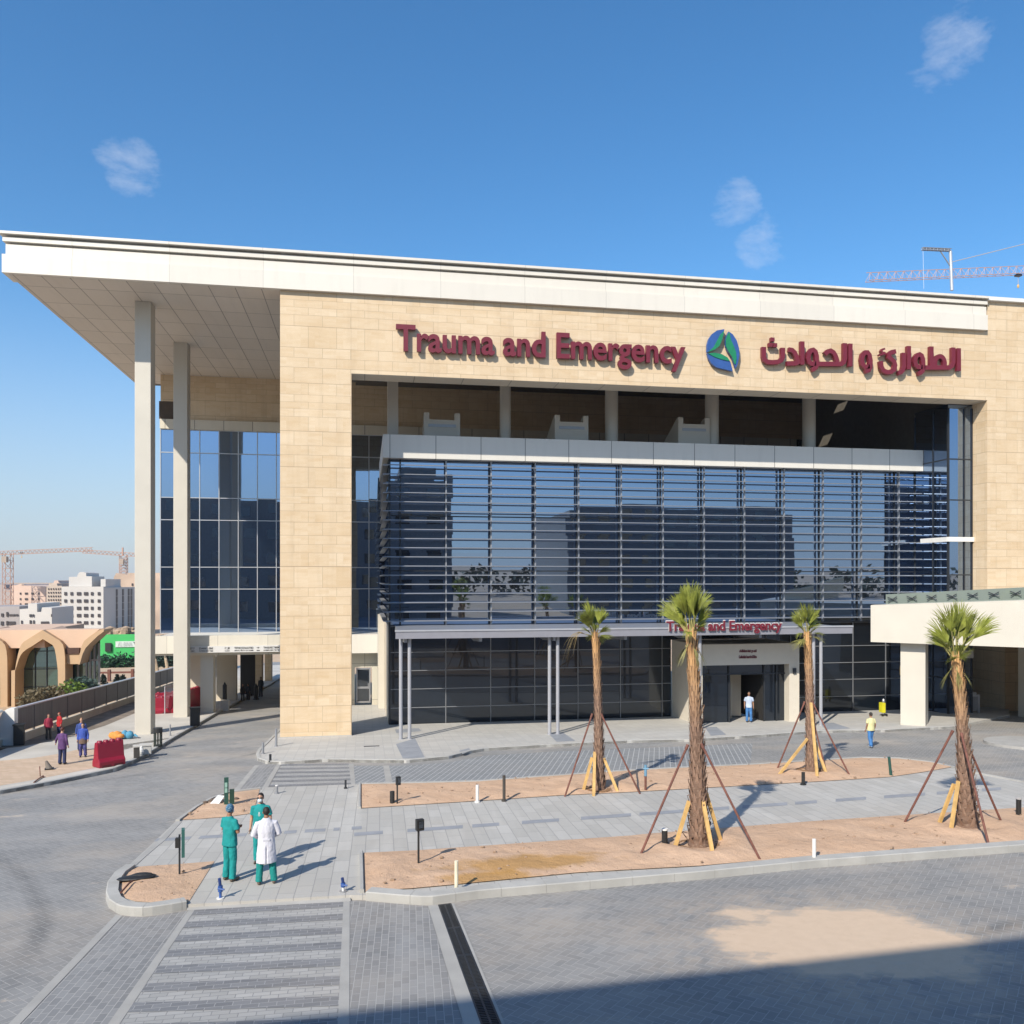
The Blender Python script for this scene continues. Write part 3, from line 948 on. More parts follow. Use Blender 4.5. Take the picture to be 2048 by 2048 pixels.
def panes(name, mat, parent, xs, zs, Y, jit=.006, frame=.0, pl='xz', flip=1):
    mb = MB(); rr = random.Random(int(xs[0] * 100) * 7 + int(zs[0] * 100) * 13 + int(Y * 10))
    for i in range(len(xs) - 1):
        for j in range(len(zs) - 1):
            q = []
            tx, tz, c0 = rr.uniform(-1, 1) * jit, rr.uniform(-1, 1) * jit, rr.uniform(-.3, .3) * jit
            for (a, b2) in ((0, 0), (1, 0), (1, 1), (0, 1)):
                off = c0 + tx * (a - .5) + tz * (b2 - .5)
                if pl == 'xz': q.append((xs[i + a], Y + off, zs[j + b2]))
                else: q.append((Y + off, xs[i + a], zs[j + b2]))
            mb.add(q, [(0, 1, 2, 3) if flip > 0 else (3, 2, 1, 0)])
    return mb.build(name, mat, parent, fix=False)
def bars(name, mat, parent, xs, zs, Y, x0, x1, z0, z1, w=.06, d=.09, pl='xz'):
    mb = MB()
    for x in xs:
        if pl == 'xz': mb.box(x - w / 2, x + w / 2, Y - d, Y - .012, z0, z1)
        else: mb.box(Y - d, Y - .012, x - w / 2, x + w / 2, z0, z1)
    for z in zs:
        if pl == 'xz': mb.box(x0, x1, Y - d + .012, Y - .014, z - w / 2, z + w / 2)
        else: mb.box(Y - d + .012, Y - .014, x0, x1, z - w / 2, z + w / 2)
    return mb.build(name, mat, parent)

# set-back curtain wall, left of and behind the pillar
GZ = [4.2, 7.26, 8.8, 12.1, 13.66, 16.8, 18.4]
GX = [-14.0 + 1.3 * i for i in range(14)]
cw = panes('curtain_wall', GLASS, hosp, GX, GZ, YC, .006)
bars('mullion_grid', SILVER, cw, GX, GZ, YC, GX[0], GX[-1], GZ[0], GZ[-1], .055, .08)
mb = MB(); mb.box(-14.0, XBAY, YC - .25, YC + .5, 18.42, 19.08)
mb.build('cream_band', paneled('cream_band_panel', (.60, .55, .45), 1.95, 30, .025, .35), hosp)
mb = MB(); mb.box(GX[-1], XBAY + .62, YC, YC + .3, 12, 19.09)
mb.build('terrace_glazing', GLASSD, hosp)
mb = MB(); mb.box(-14.0, -13.2, YC - .2, YC + .3, 19.12, 20.9); mb.box(FX_(298, YC - .2), FX_(328, YC - .2), YC - .01, YC - .005, 19.3, 20.75)
mb.build('stone_niche', DARK, hosp) if False else None
mb = MB(); mb.box(FX_(300, YC), FX_(333, YC), YC - .006, YC - .002, 19.12, FZ(310, 757, YC))
mb.build('dark_niche', plain('niche_brown', (.075, .052, .034), .8), hosp)
# ground floor behind: white fascia with the direction band
mb = MB()
mb.box(FX_(270, 54.3), XPL - .02, 54.602, YC - .1, 3.82, 4.18)
mb.box(FX_(270, 54.3), XPL - .02, 54.3, 54.6, 3.36, 4.45)
mb.box(FX_(270, 54.3), XPL - .02, 54.62, 86, 3.2, 3.6)
mb.build('lower_fascia', CREAM2, hosp)
db = thing('direction_band', 'long pale strip sign with black words and pictograms under the glazing', 'sign', (FX_(440, 54.2), 54.2, 3.4))
mb = MB(); mb.box(FX_(344, 54.2), XPL - .03, 54.2, 54.28, 3.40, 3.80)
mb.build('sign_panel', plain('sign_grey', (.60, .59, .57), .5, var=.03), db)

def text_mesh(name, body, x0, x1, zb, cap, Y, depth, mats, parent=None, offset=0.0, zt=None, org=None, fit_h=None):
    cu = bpy.data.curves.new(name, 'FONT')
    cu.body = body; cu.size = 1.0; cu.extrude = .5; cu.offset = offset; cu.resolution_u = 4
    cu.bevel_depth = 0.0
    o = bpy.data.objects.new(name, cu); COL.objects.link(o)
    dg = bpy.context.evaluated_depsgraph_get()
    me = bpy.data.meshes.new_from_object(o.evaluated_get(dg))
    bpy.data.objects.remove(o); bpy.data.curves.remove(cu)
    xs = [v.co.x for v in me.vertices]; ys = [v.co.y for v in me.vertices]
    sx = (x1 - x0) / (max(xs) - min(xs))
    sy = cap / .729 if fit_h is None else fit_h / (max(ys) - min(ys))
    mx = min(xs)
    off = ORG[parent.name] if parent else Vector(org or (0, 0, 0))
    for v in me.vertices:
        p = Vector((x0 + (v.co.x - mx) * sx, Y + (.5 - v.co.z) * depth, zb + v.co.y * sy))
        v.co = p - off
    bm = bmesh.new(); bm.from_mesh(me); bmesh.ops.recalc_face_normals(bm, faces=bm.faces); bm.to_mesh(me); bm.free()
    me.materials.clear()
    for m in (mats if isinstance(mats, list) else [mats]): me.materials.append(m)
    ob = bpy.data.objects.new(name, me); COL.objects.link(ob)
    if parent: ob.parent = parent
    else: ob.location = off
    ORG[ob.name] = off
    return ob
INK = plain('black_ink', (.02, .02, .022), .6)
for (xa, xb, t1, t2) in ((350, 367, 'NABET 7', 'WARE FALT'), (376, 402, 'DARKLEBE', 'PLYERE MERTEBE'), (424, 433.5, 'C JE', 'tootect'), (442, 478, 'TETHE JCHLAUTBD', 'ABOTLT BE CY OF YOSME'), (484, 490, '+', 'tttota'), (497, 527, 'TRAELRECTBEER', 'ANEMRE MBO TEATES')):
    text_mesh('lettering', t1, FX_(xa, 54.19), FX_(xb, 54.19), 3.61, .12, 54.185, .012, INK, db, .012)
    text_mesh('lettering', t2, FX_(xa, 54.19), FX_(xb, 54.19), 3.47, .08, 54.185, .012, INK, db, .006)

# passage under the block: piers, walls
mb = MB()
mb.box(FX_(378, 54.9), FX_(402.5, 54.9), 54.9, 55.8, -1.2, 3.19)
mb.build('pier', CREAM, hosp)
mb = MB(); mb.box(FX_(356, 60), FX_(380, 60), 60, 61, -1.6, 3.19); mb.build('pier', BEIGE, hosp)
mb = MB(); mb.box(FX_(408, 63), FX_(446, 63), 63, 63.5, -1.6, 3.19); mb.build('passage_wall', BEIGE, hosp)
mb = MB(); mb.box(FX_(474, 72), FX_(494, 72), 72, 73.2, -2, 3.19); mb.build('pier', STONE, hosp)
mb = MB(); mb.box(FX_(499, 82), FX_(512, 82), 82, 83, -2.4, 3.19); mb.build('pier', STONE, hosp)
mb = MB(); mb.box(-14.0, FX_(446, 63), 66, 66.4, -2, 3.19); mb.build('passage_wall', BEIGE, hosp) if False else None
mb = MB(); mb.box(FX_(446, 66), FX_(474, 66), 68, 68.4, -2, 3.19); mb.build('passage_dark_gap', DARK, hosp)  # near-black sheet paints the shade of the gap between wall and pier
# two tall free-standing columns
for (xa, xb, Y0, dpt) in ((254, 284.5, 45.5, .95), (327, 353.5, 53.0, .9)):
    mb = MB(); mb.box(FX_(xa, Y0), FX_(xb, Y0), Y0, Y0 + dpt, -1.3, ZFB - .014)
    cobj = mb.build('column', CREAM, hosp)
    bv = cobj.modifiers.new('bevel', 'BEVEL'); bv.width = .02; bv.segments = 2

# strip beside the pillar: panel, door recess
mb = MB()
mb.box(XPL + .52, 1.15, 57.4, 57.7, 2.95, 4.22)
mb.box(XPL + .52, 1.15, 57.42, YC, 4.0, 4.2)
mb.build('grey_panel', GREY_PANEL, hosp)
DZ = gz(0, 57.4) + .1
mb = MB()
xa, xb = FX_(672, 58.4), FX_(699, 58.4)
mb.box(XPL + .52, xa - .1, 58.4, 58.6, DZ - .3, 2.94)
mb.box(xb + .1, 1.3, 58.4, 58.6, DZ - .3, 2.94)
mb.box(xa - .1, xb + .1, 58.4, 58.6, DZ + 2.45, 2.94)
mb.build('recess_wall', paneled('recess_panel', (.60, .57, .47), 1.1, 2.5, .02, .5, dv=.35), hosp)
sd = MB()
for (u0, u1, w0, w1) in ((xa, xa + .09, DZ, DZ + 2.4), (xb - .09, xb, DZ, DZ + 2.4), (xa + .09, xb - .09, DZ + 2.3, DZ + 2.4), (xa + .09, xb - .09, DZ, DZ + .12), (xa + .09, xb - .09, DZ + .98, DZ + 1.12)):
    sd.box(u0, u1, 58.42, 58.5, w0, w1)
door = sd.build('door', GREYMETAL, hosp)
mb = MB(); mb.add([(xa + .08, 58.47, DZ + .1), (xb - .08, 58.47, DZ + .1), (xb - .08, 58.47, DZ + 2.32), (xa + .08, 58.47, DZ + 2.32)], [(0, 1, 2, 3)])
mb.build('door_glass', GLASSD, door, fix=False)
mb = MB(); mb.tube([(xb - .15, 58.38, DZ + .95), (xb - .15, 58.38, DZ + 1.35)], .018, 8); mb.build('handle', SILVER, door)

# louvred glass box
XB0 = 1.35
mb = MB()
mb.box(.97, XBAY - .02, YBX - .52, YBX + .13, 14.57, 15.84)
mb.box(.97, 1.27, YBX + .131, 57.3, 14.57, 15.84)
mb.build('parapet', GREY_PANEL, hosp)
mb = MB(); mb.box(1.28, XBAY - .02, YBX + .132, YC - .3, 14.70, 14.9); mb.build('terrace_deck', plain('low_bounce_deck', (.10, .10, .10), .85), hosp)  # deck coloured dark so less light bounces up into the terrace
MX = [XB0] + [4.45 + 2.53 * i for i in range(12)] + [XBAY]
UZ = [5.35 + .51 * 2 * i for i in range(10)]; UZ[-1] = 14.67
up = panes('upper_glazing', GLASS, hosp, MX, UZ, YBX + .32, .006)
bars('glazing_bar', DARKMETAL, up, MX, UZ[::3], YBX + .32, MX[0], MX[-1], UZ[0], 14.67, .06, .08)
side = panes('side_glazing', GLASSD, hosp, [YBX + .35 + 1.8 * i for i in range(7)], UZ, XB0, .004, pl='yz', flip=-1)
mb = MB()
for x in MX[1:-1]:
    mb2 = MB(); mb2.box(x - .035, x + .035, YBX - .20, YBX - .06, 5.40, 14.66)
    mb2.build('mullion_fin', GREYMETAL, hosp)
mb2 = MB(); mb2.box(XB0 - .05, XB0 + .05, YBX - .02, YBX + .25, -.7, 14.66); mb2.box(XB0 + .55, XB0 + .62, YBX - .0, YBX + .27, -.6, 14.66); mb2.build('corner_post', DARKMETAL, hosp)
for k in range(18):
    z = 5.66 + .503 * k
    bl = MB()
    prof = [(-.13, -.03), (-.12, .0), (-.05, .022), (.06, .024), (.12, .0), (.06, -.02), (-.05, -.034), (-.12, -.042)]
    bl.prism([(1.0, YBX - .34 + a, z + b2) for a, b2 in prof], (XBAY - 1.06, 0, 0))
    bl.build('louvre_blade', LOUVM, hosp)
mb = MB()
for k in range(18):
    z = 5.66 + .503 * k
    mb.box(.98, 1.26, YBX - .1, 57.0, z - .022, z + .022)
mb.build('side_louvres', GREYMETAL, hosp)
# ground floor glazing
LZ = [gz(0, YBX) + .02, .83, 1.86, 2.88, 3.9, 5.34]
LX = [XB0 + .02] + [4.45 + 2.53 * i for i in range(6)] + [17.66]
lg = panes('lower_glazing', GLASSL, hosp, LX, LZ, YBX + .05, .005)
bars('glazing_bar', LOUVM, lg, LX[:-1], LZ, YBX + .05, LX[0], LX[-1], LZ[0], 5.34, .045, .06)
LX2 = [23.6, 25.2, 27.1, 29.3, 31.5, XBAY]
lg = panes('lower_glazing', GLASSL, hosp, LX2, LZ, YBX + .05, .005)
bars('glazing_bar', LOUVM, lg, LX2, LZ, YBX + .05, LX2[0], LX2[-1], LZ[0], 5.34, .045, .06)
lg = panes('fanlight', GLASSL, hosp, [17.66, 19.6, 21.6, 23.6], [4.4, 5.34], YBX + .05, .005)
mb = MB(); mb.box(XB0, XBAY, YBX - .02, YBX + .25, 5.345, 5.40); mb.build('sill_band', DARKMETAL, hosp)
mb = MB(); mb.box(1.28, XB0 - .005, YBX + .3, 57.4, -.9, 5.34); mb.build('side_wall', BEIGE, hosp)
mb = MB(); mb.box(.86, 1.27, 54.9, 57.35, -.9, 5.6); mb.build('white_return', CREAM, hosp)

# glazed bay at the right end of the opening
BZ = [.0, 2.1, 4.2, 6.4, 8.2, 10.25, 12.6, 15.0, 18.23]
bg_ = panes('bay_glazing', GLASS, hosp, [XBAY, 34.75, XOP - .02], BZ, YF + 1.2, .004)
bars('bay_frame', DARKMETAL, bg_, [XBAY + .02, 34.75, XOP - .05], BZ, YF + 1.2, XBAY, XOP - .02, 0, 18.0, .07, .06)
bs_ = panes('bay_side_glazing', GLASS, hosp, [YF + 1.2, 45.1, YBX + .3], BZ, XBAY, .004, pl='yz', flip=-1)
bars('bay_frame', DARKMETAL, bs_, [YF + 1.22, 45.1, YBX + .3], BZ, XBAY, YF + 1.2, YBX + .3, 0, 18.0, .06, .05, pl='yz')
mb = MB(); mb.box(XBAY - .12, XOP - .01, YF + 1.02, YF + 1.12, 10.15, 10.42); mb.box(XBAY - .14, XBAY - .07, YF + 1.122, YBX - .4, 10.15, 10.42); mb.build('bay_ledge', WHITE, hosp)
mb = MB(); mb.box(33.5, 49, YF + 1.31, 51.2, 5.602, 5.69); mb.build('porch_ceiling', BEIGE, hosp)
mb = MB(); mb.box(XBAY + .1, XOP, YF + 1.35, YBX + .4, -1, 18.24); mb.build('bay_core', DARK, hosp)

# terrace columns and vent housings
for i, (xa, xb) in enumerate(((731, 751), (943, 963.5), (1142, 1165.5), (1331, 1355), (1515, 1537.5))):
    mb = MB(); x0, x1 = FX_(xa, 47.7), FX_(xb, 47.7)
    if i == 0: mb.box(x0, x1, 47.4, 48.0, 14.91, 21.99); mb.build('terrace_column', CREAM, hosp)
    else:
        mb.tube([((x0 + x1) / 2, 47.7, 14.91), ((x0 + x1) / 2, 47.7, 21.99)], (x1 - x0) / 2, 28); mb.build('terrace_column', CREAM, hosp, smooth=False)
for (xa, xb, zt, dp) in ((800, 868, 17.35, 3.2), (1047, 1110, 17.35, 5.7), (1280, 1339, 17.4, 5.7)):
    Y0 = 47.2; x0, x1 = FX_(xa, Y0), FX_(xb, Y0); zt = FZ(xa, 778 + (xa - 800) * .019, Y0)
    mb = MB(); w = .3; zn = zt - .38
    mb.prism([(x0, Y0, 14.92), (x1, Y0, 14.92), (x1, Y0, zt), (x1 - w, Y0, zt), (x1 - w, Y0, zn), (x0 + w, Y0, zn), (x0 + w, Y0, zt), (x0, Y0, zt)], (0, .22, 0))
    for xs_ in (x0, x1 - w):
        mb.prism([(xs_ + .002, Y0 + .222, 14.92), (xs_ + .002, Y0 + .222, zt), (xs_ + .002, Y0 + dp, 14.95), (xs_ + .002, Y0 + dp, 14.92)], (w - .004, 0, 0))
    mb.prism([(x0 + w, Y0 + .223, 14.92), (x0 + w, Y0 + .223, zn), (x0 + w, Y0 + dp, 14.94), (x0 + w, Y0 + dp, 14.92)], (x1 - x0 - 2 * w, 0, 0))
    vh = mb.build('vent_housing', CREAM, hosp)
    mb = MB(); mb.box(x0 + w * .8, x1 - w * .8, Y0 - .03, Y0 - .002, zn - .42, zn - .26)
    vg = mb.build('vent_grille', GREYMETAL, vh)
    mb = MB(); 
    for q in range(3): mb.box(x0 + w + q * .5, x0 + w + q * .5 + .4, Y0 - .034, Y0 - .031, zn - .38, zn - .30)

# projecting entrance portal
XPA, XPB, XPC = 17.7, 23.0, 23.6
mb = MB()
mb.box(XPA, XPA + .25, YF, YBX + .03, -.6, 4.40)
mb.box(XPB, XPC, YF, YBX + .03, -.6, 4.40)
mb.box(XPA + .251, XPB - .001, YF - .04, YF + .25, 3.28, 4.42)
mb.box(XPA + .251, XPB - .001, YF + .251, YBX + .02, 3.7, 4.398)
mb.build('entrance_portal', plain('portal_paint', (.60, .55, .46), .55, var=.03), hosp)
EX = [XPA + .25, 18.0, 19.7, 21.76, 22.5, XPB]
EZ = [gz(0, YF + .6) + .11, 2.72, 3.68]
eg = panes('entrance_glazing', GLASSL, hosp, EX[:3], EZ, YF + .55, .003)
eg2 = panes('entrance_glazing', GLASSL, hosp, EX[3:], EZ, YF + .55, .003)
eg3 = panes('entrance_glazing', GLASSL, hosp, [19.7, 21.76], EZ[1:], YF + .55, .003)
bars('entrance_frame', DARKMETAL, hosp, EX[1:5], [2.72], YF + .55, EX[0], EX[-1], EZ[0], 3.69, .07, .1)
mb = MB()
mb.box(19.74, 21.72, 46.2, 46.3, EZ[0], 2.7); mb.box(19.62, 19.70, YF + .7, 46.2, EZ[0], 2.7); mb.box(21.74, 21.8, YF + .7, 46.2, EZ[0], 2.7); mb.box(19.7, 21.76, YF + .7, 46.2, 2.71, 2.76)
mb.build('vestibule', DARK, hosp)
mb = MB(); mb.box(20.35, 21.35, 45.1, 45.15, EZ[0], 2.65); mb.box(20.30, 20.345, 44.2, 45.1, EZ[0], 2.65); mb.build('sliding_panel', BEIGE, hosp)
ps = text_mesh('portal_lettering', 'sAdlidase-bait go-as\u00ef\u00ef', FX_(1395, YF - .05), FX_(1427.5, YF - .05), 3.97, .16, YF - .07, .03, MAROON, hosp, .012)
ps = text_mesh('portal_lettering', 'Gsdledabt baurAroDfdea', FX_(1394, YF - .05), FX_(1427.5, YF - .05), 3.64, .17, YF - .07, .03, MAROON, hosp, .012)
mb = MB(); mb.box(FX_(1495.5, YF), FX_(1501, YF), YF - .09, YF - .001, 2.75, 3.05); mb.build('wall_lamp', DARKMETAL, hosp)

# entrance canopy on paired posts
cn = thing('entrance_canopy', 'long low grey metal canopy on paired round posts along the glass front', 'canopy', (13, 40.8, 0))
mb = MB(); mb.box(1.62, 25.3, 40.4, YBX - .25, 5.12, 5.40)
mb.build('canopy_roof', GREYMETAL, cn)
mb = MB(); mb.box(1.45, 25.35, 40.28, 40.398, 5.08, 5.42); mb.build('canopy_edge', plain('canopy_grey', (.27, .27, .30), .4, .2, var=.04), cn)
mb = MB(); mb.box(1.42, 25.38, 40.24, 40.42, 5.423, 5.50); mb.build('canopy_rail', SILVER, cn)
for x in (1.95, 5.6, 9.3, 13, 16.8, 20.3, 23.6):
    mb = MB(); mb.prism([(x - .07, 40.6, 5.118), (x - .07, 40.6, 4.88), (x - .07, 43.0, 4.75), (x - .07, 46.2, 5.0), (x - .07, 46.2, 5.118)], (.14, 0, 0)); mb.build('canopy_beam', GREYMETAL, cn)
POSTM = plain('post_grey', (.36, .365, .39), .4, .2, var=.04)
for x in (1.72, 2.14, 9.1, 9.52, 16.65, 17.05, 23.42, 23.84):
    mb = MB(); z0 = gz(x, 40.8) + .08
    mb.tube([(x, 40.8, z0), (x, 40.8, 5.1)], .088, 20); mb.tube([(x, 40.8, z0 + .01), (x, 40.8, z0 + .05)], .13, 20)
    mb.build('post', POSTM, cn, smooth=False)
cs = thing('canopy_sign', 'small maroon Trauma and Emergency letters standing on the canopy edge', 'sign', (18.2, 40.2, 5.3))
cx0, cx1 = FX_(1257, 40.2), FX_(1475, 40.2)
text_mesh('lettering', 'Trauma and Emergency', cx0, cx1, 5.33, .50, 40.16, .05, MAROON, cs, .03)
text_mesh('letter_backing', 'Trauma and Emergency', cx0 - .02, cx1 + .05, 5.335, .52, 40.212, .02, WHITE, cs, .048)

# big letters on the stone
LT = thing('facade_sign', 'large maroon Trauma and Emergency letters fixed high on the sandstone', 'sign', (9.2, YF - .1, 19.5))
tx0, tx1 = FX_(747, YF - .25), FX_(1293, YF - .25)
text_mesh('lettering', 'Trauma and Emergency', tx0, tx1, 19.47, 1.34, YF - .30, .20, MAROON, LT, .022)
AR = thing('arabic_sign', 'large maroon Arabic letters fixed high on the sandstone right of the emblem', 'sign', (FX_(1625, YF), YF - .1, 19.3))
def A(zx, zy):
    p = F((1400 + zx * .28986) / K, (640 + zy * .28986) / K, YF - .28)
    return (p.x, p.z)
def arc(cx, cy, rx, ry, a0, a1, n=12):
    return [(cx + rx * math.cos(R(a0 + (a1 - a0) * i / n)), cy - ry * math.sin(R(a0 + (a1 - a0) * i / n))) for i in range(n + 1)]
SW = .245
STR = [
    [(1786, 195), (1786, 350)],
    [(1748, 190), (1748, 292), (1741, 314), (1722, 328), (1548, 328)],
    [(1597, 183), (1597, 316)],
    [(1622, 316)] + arc(1655, 300, 34, 50, 165, -10, 12) + [(1689, 316)],
    arc(1508, 290, 26, 52, 300, 60, 14)[:0] + [(1534, 325), (1505, 325), (1490, 312), (1484, 285), (1488, 258), (1500, 242), (1515, 237), (1530, 246), (1539, 272), (1541, 312), (1536, 350), (1522, 364), (1505, 370)],
    [(1441, 180), (1441, 340)],
    [(1407, 226), (1407, 318), (1400, 346), (1386, 360), (1368, 366)],
    [(1352, 216), (1322, 222), (1305, 236), (1304, 256), (1322, 272), (1340, 288), (1347, 312), (1340, 342), (1318, 358), (1290, 360), (1265, 348), (1252, 322), (1248, 284)],
    [(1170, 320), (1140, 324), (1122, 306), (1117, 275), (1124, 240), (1140, 224), (1156, 224), (1170, 242), (1177, 280), (1175, 325), (1164, 346), (1140, 354)],
    [(1038, 163), (1038, 320)],
    [(1000, 160), (1000, 268), (993, 290), (974, 303), (806, 303)],
    [(862, 236), (880, 218), (902, 212), (922, 224), (936, 248), (944, 272), (950, 290)],
    [(800, 301), (772, 302), (755, 290), (746, 262), (752, 230), (766, 210), (782, 206), (797, 218), (806, 250), (807, 300), (800, 326), (786, 338), (772, 343)],
    [(706, 148), (706, 308)],
    [(612, 204), (636, 208), (654, 226), (668, 256), (676, 290), (662, 299), (600, 300)],
    [(441, 186), (441, 254), (448, 276), (466, 289), (500, 292), (536, 289), (560, 278), (572, 254), (572, 192)]]
for k, s_ in enumerate(STR):
    mb = MB(); mb.ribbon([A(*p) for p in s_], SW if k not in () else SW, YF - .30 - .002 * (k % 3), .2)
    mb.build('letter', MAROON, AR)
mb = MB()
for (dx, dy) in ((501, 134), (487, 171), (519, 173)):
    q = [A(dx - 13, dy - 14), A(dx + 13, dy - 12), A(dx + 13, dy + 14), A(dx - 13, dy + 14)]
    mb.prism([(a, YF - .30, b2) for a, b2 in q], (0, .2, 0))
mb.build('letter_dots', MAROON, AR)
mb = MB(); mb.ribbon([A(*p) for p in [(1276, 198), (1258, 203), (1252, 214), (1258, 225), (1276, 226)]], .1, YF - .304, .2); mb.ribbon([A(*p) for p in [(1282, 229), (1236, 242)]], .1, YF - .307, .2); mb.build('letter_hamza', MAROON, AR)
EM = thing('emblem', 'round blue and green three-blade emblem between the two big letterings', 'emblem', (FX_(1365, YF), YF - .1, 19.2))
EBLUE = plain('emblem_blue', (.03, .085, .27), .4); EGREEN = plain('emblem_green', (.012, .19, .085), .4)
BL = [([(50, 222), (51, 170), (62, 130), (85, 95), (120, 70), (170, 62), (163, 90), (150, 140), (132, 178), (100, 203)], [(54, 221), (95, 185), (122, 135), (140, 100), (166, 75), (163, 92), (151, 140), (134, 178), (101, 205)]),
      ([(200, 78), (228, 98), (255, 140), (270, 190), (273, 245), (262, 300), (248, 332), (238, 300), (222, 255), (196, 215), (180, 180), (179, 140), (187, 105)], [(202, 84), (212, 135), (232, 180), (248, 222), (251, 265), (246, 305), (237, 302), (221, 256), (195, 216), (179, 181), (178, 140), (187, 106)]),
      ([(51, 228), (100, 228), (150, 238), (190, 260), (212, 290), (227, 352), (165, 338), (115, 325), (80, 298), (60, 262)], [(56, 231), (100, 255), (150, 272), (206, 284), (190, 259), (150, 236), (100, 226)])]
for i, (bp, gp) in enumerate(BL):
    mb = MB(); mb.prism([(A(*p)[0], YF - .26, A(*p)[1]) for p in bp], (0, .16, 0)); bo = mb.build('blade', EBLUE, EM)
    mb = MB(); mb.prism([(A(*p)[0], YF - .30, A(*p)[1]) for p in gp], (0, .038, 0)); mb.build('inner_leaf', EGREEN, bo)

# porte-cochere at the right, set at an angle
pcor = [G(1672.6, 1363.6), G(1699, 1371), G(1731, 1368.7)]
dirb = (pcor[2] - pcor[1]); dirb.z = 0; dirb.normalize()
dirb = Vector((.74, -.67, 0)).normalized(); nb = Vector((-dirb.y, dirb.x, 0))     # nb points away from the camera side
pc = thing('drop_off_porch', 'cream drop off porch with a deep beam and square column at the right edge', 'porch', tuple(pcor[1]))
P0 = Vector((26.55, 40.5, 0))
cf = pcor[1] + dirb * .0
mb = MB()
w_, d_ = (pcor[2] - pcor[1]).length, 1.35
bs = [pcor[1], pcor[1] + dirb * w_, pcor[1] + dirb * w_ + nb * d_, pcor[1] + nb * d_]
mb.prism([Vector((q.x, q.y, -.6)) for q in bs], (0, 0, 5.19))
pco = mb.build('column', CREAM, pc)
mb = MB()
def onbeam(s_, off, z): 
    q = P0 + dirb * s_ + nb * off
    return Vector((q.x, q.y, z))
LBM = 14.0
prof = [(0, 4.60, 6.56), (LBM, 4.60, 6.56 + .37 * LBM / 7)]
mb.prism([onbeam(0, .0, 4.6), onbeam(LBM, .0, 4.6), onbeam(LBM, 0, 7.25), onbeam(0, 0, 6.56)], nb * 1.1)
mb.build('beam', CREAM, pc)
mb = MB()
roofp = [onbeam(.05, 1.11, 5.6), onbeam(LBM, 1.11, 5.6), Vector((48, 42.55, 5.6)), Vector((35.2, 42.55, 5.6)), Vector((33.4, 46.2, 5.6)), Vector((31.6, 46.2, 5.6))]
mb.prism(roofp, (0, 0, .8)); mb.build('porch_roof', CREAM, pc)
mb = MB()
mb.prism([onbeam(.55, 1.35, 6.42), onbeam(LBM, 1.35, 6.9), onbeam(LBM, 1.35, 8.0), onbeam(.55, 1.35, 7.12)], nb * .06)
sg = mb.build('glass_upstand', make_glass('greenish_glass', (.55, .6, .56), (.22, .26, .23), .2), pc)
mb = MB()
for k in range(12):
    s_ = .9 + .95 * k; z = 6.86 + k * .06
    for (a1, a2) in ((-.25, .12), (-.22, -.12), (.22, .14), (.25, -.1)):
        mb.tube([onbeam(s_, 1.28, z), onbeam(s_ + a1, 1.22, z + a2)], .025, 6)
    mb.ell(onbeam(s_, 1.26, z), (.07, .07, .05), 8)
mb.build('glass_clamps', DARKMETAL, sg)
mb = MB(); q = G(1921, 1351)
mb.box(q.x, q.x + 1.3, q.y - .9, q.y, -.5, 5.59); mb.build('rear_column', CREAM, pc)
mb = MB(); q = bs[0].lerp(bs[1], -.0) ; f0 = pcor[1] + nb * .62
zz = 3.05
mb.obox((f0.x - dirb.x * .05, f0.y - dirb.y * .05, zz), .045, .13, .24, math.atan2(dirb.y, dirb.x)); mb.build('wall_lamp', plain('brass', (.28, .19, .07), .35, .6), pc)
mb = MB(); mb.prism([onbeam(13.9, .9, -.6), onbeam(14.4, .9, -.6), Vector((48, 42.3, -.6)), Vector((47.5, 42.3, -.6))], (0, 0, 6.19)); mb.build('porch_shade_wall', STONE, pc)  # wall added out of view to keep sky light from the porch
# the dark porch back: door frame and low lit wall lamp
mb = MB(); mb.box(34.0, 35.3, YF + 1.1, YF + 1.18, 3.3, 3.75); mb.build('door_header', SILVER, pc)

# ------------------------------------------------------------------ blocks that stand behind the camera (they shade the road and show in the glass)
def plain_block(name, label, x0, x1, y0, y1, z1, base, wallm, floors, cols, turret=None, skew=0.0):
    o = thing(name, label, 'building', ((x0 + x1) / 2, y1, base))
    mb = MB(); mb.prism([(x0, y0, base - 1), (x1, y0, base - 1), (x1, y1, base - 1), (x0, y1 + skew * (x0 - x1), base - 1)], (0, 0, z1 - base + 1))
    if turret: mb.box(*turret)
    mb.build('wall', wallm, o)
    mb = MB()
    fh = (z1 - base) / floors
    for f in range(floors):
        for c in range(cols):
            xa = x0 + (x1 - x0) * (c + .25) / cols; xb = x0 + (x1 - x0) * (c + .7) / cols
            mb = MB(); yy = y1 + skew * ((xa + xb) / 2 - x1); mb.obox(((xa + xb) / 2, yy + .02, base + fh * (f + .55)), (xb - xa) / 2, .02, fh * .2, math.atan(skew)); mb.build('window', GLASSD, o)
    return o
plain_block('ward_block', 'pale block across the forecourt, seen only as a reflection and a shadow', -48, 10, -30, -4.35, 20.0, 2.0, plain('block_render', (.20, .19, .175), .8), 5, 16, (4, 8.5, -18, -9, 20, 21.6), .05)
plain_block('clinic_block', 'broad low block across the forecourt, seen only as a reflection', 28, 62, -45, -20, 18.0, 2.7, plain('block_render_grey', (.16, .16, .16), .8), 5, 10)

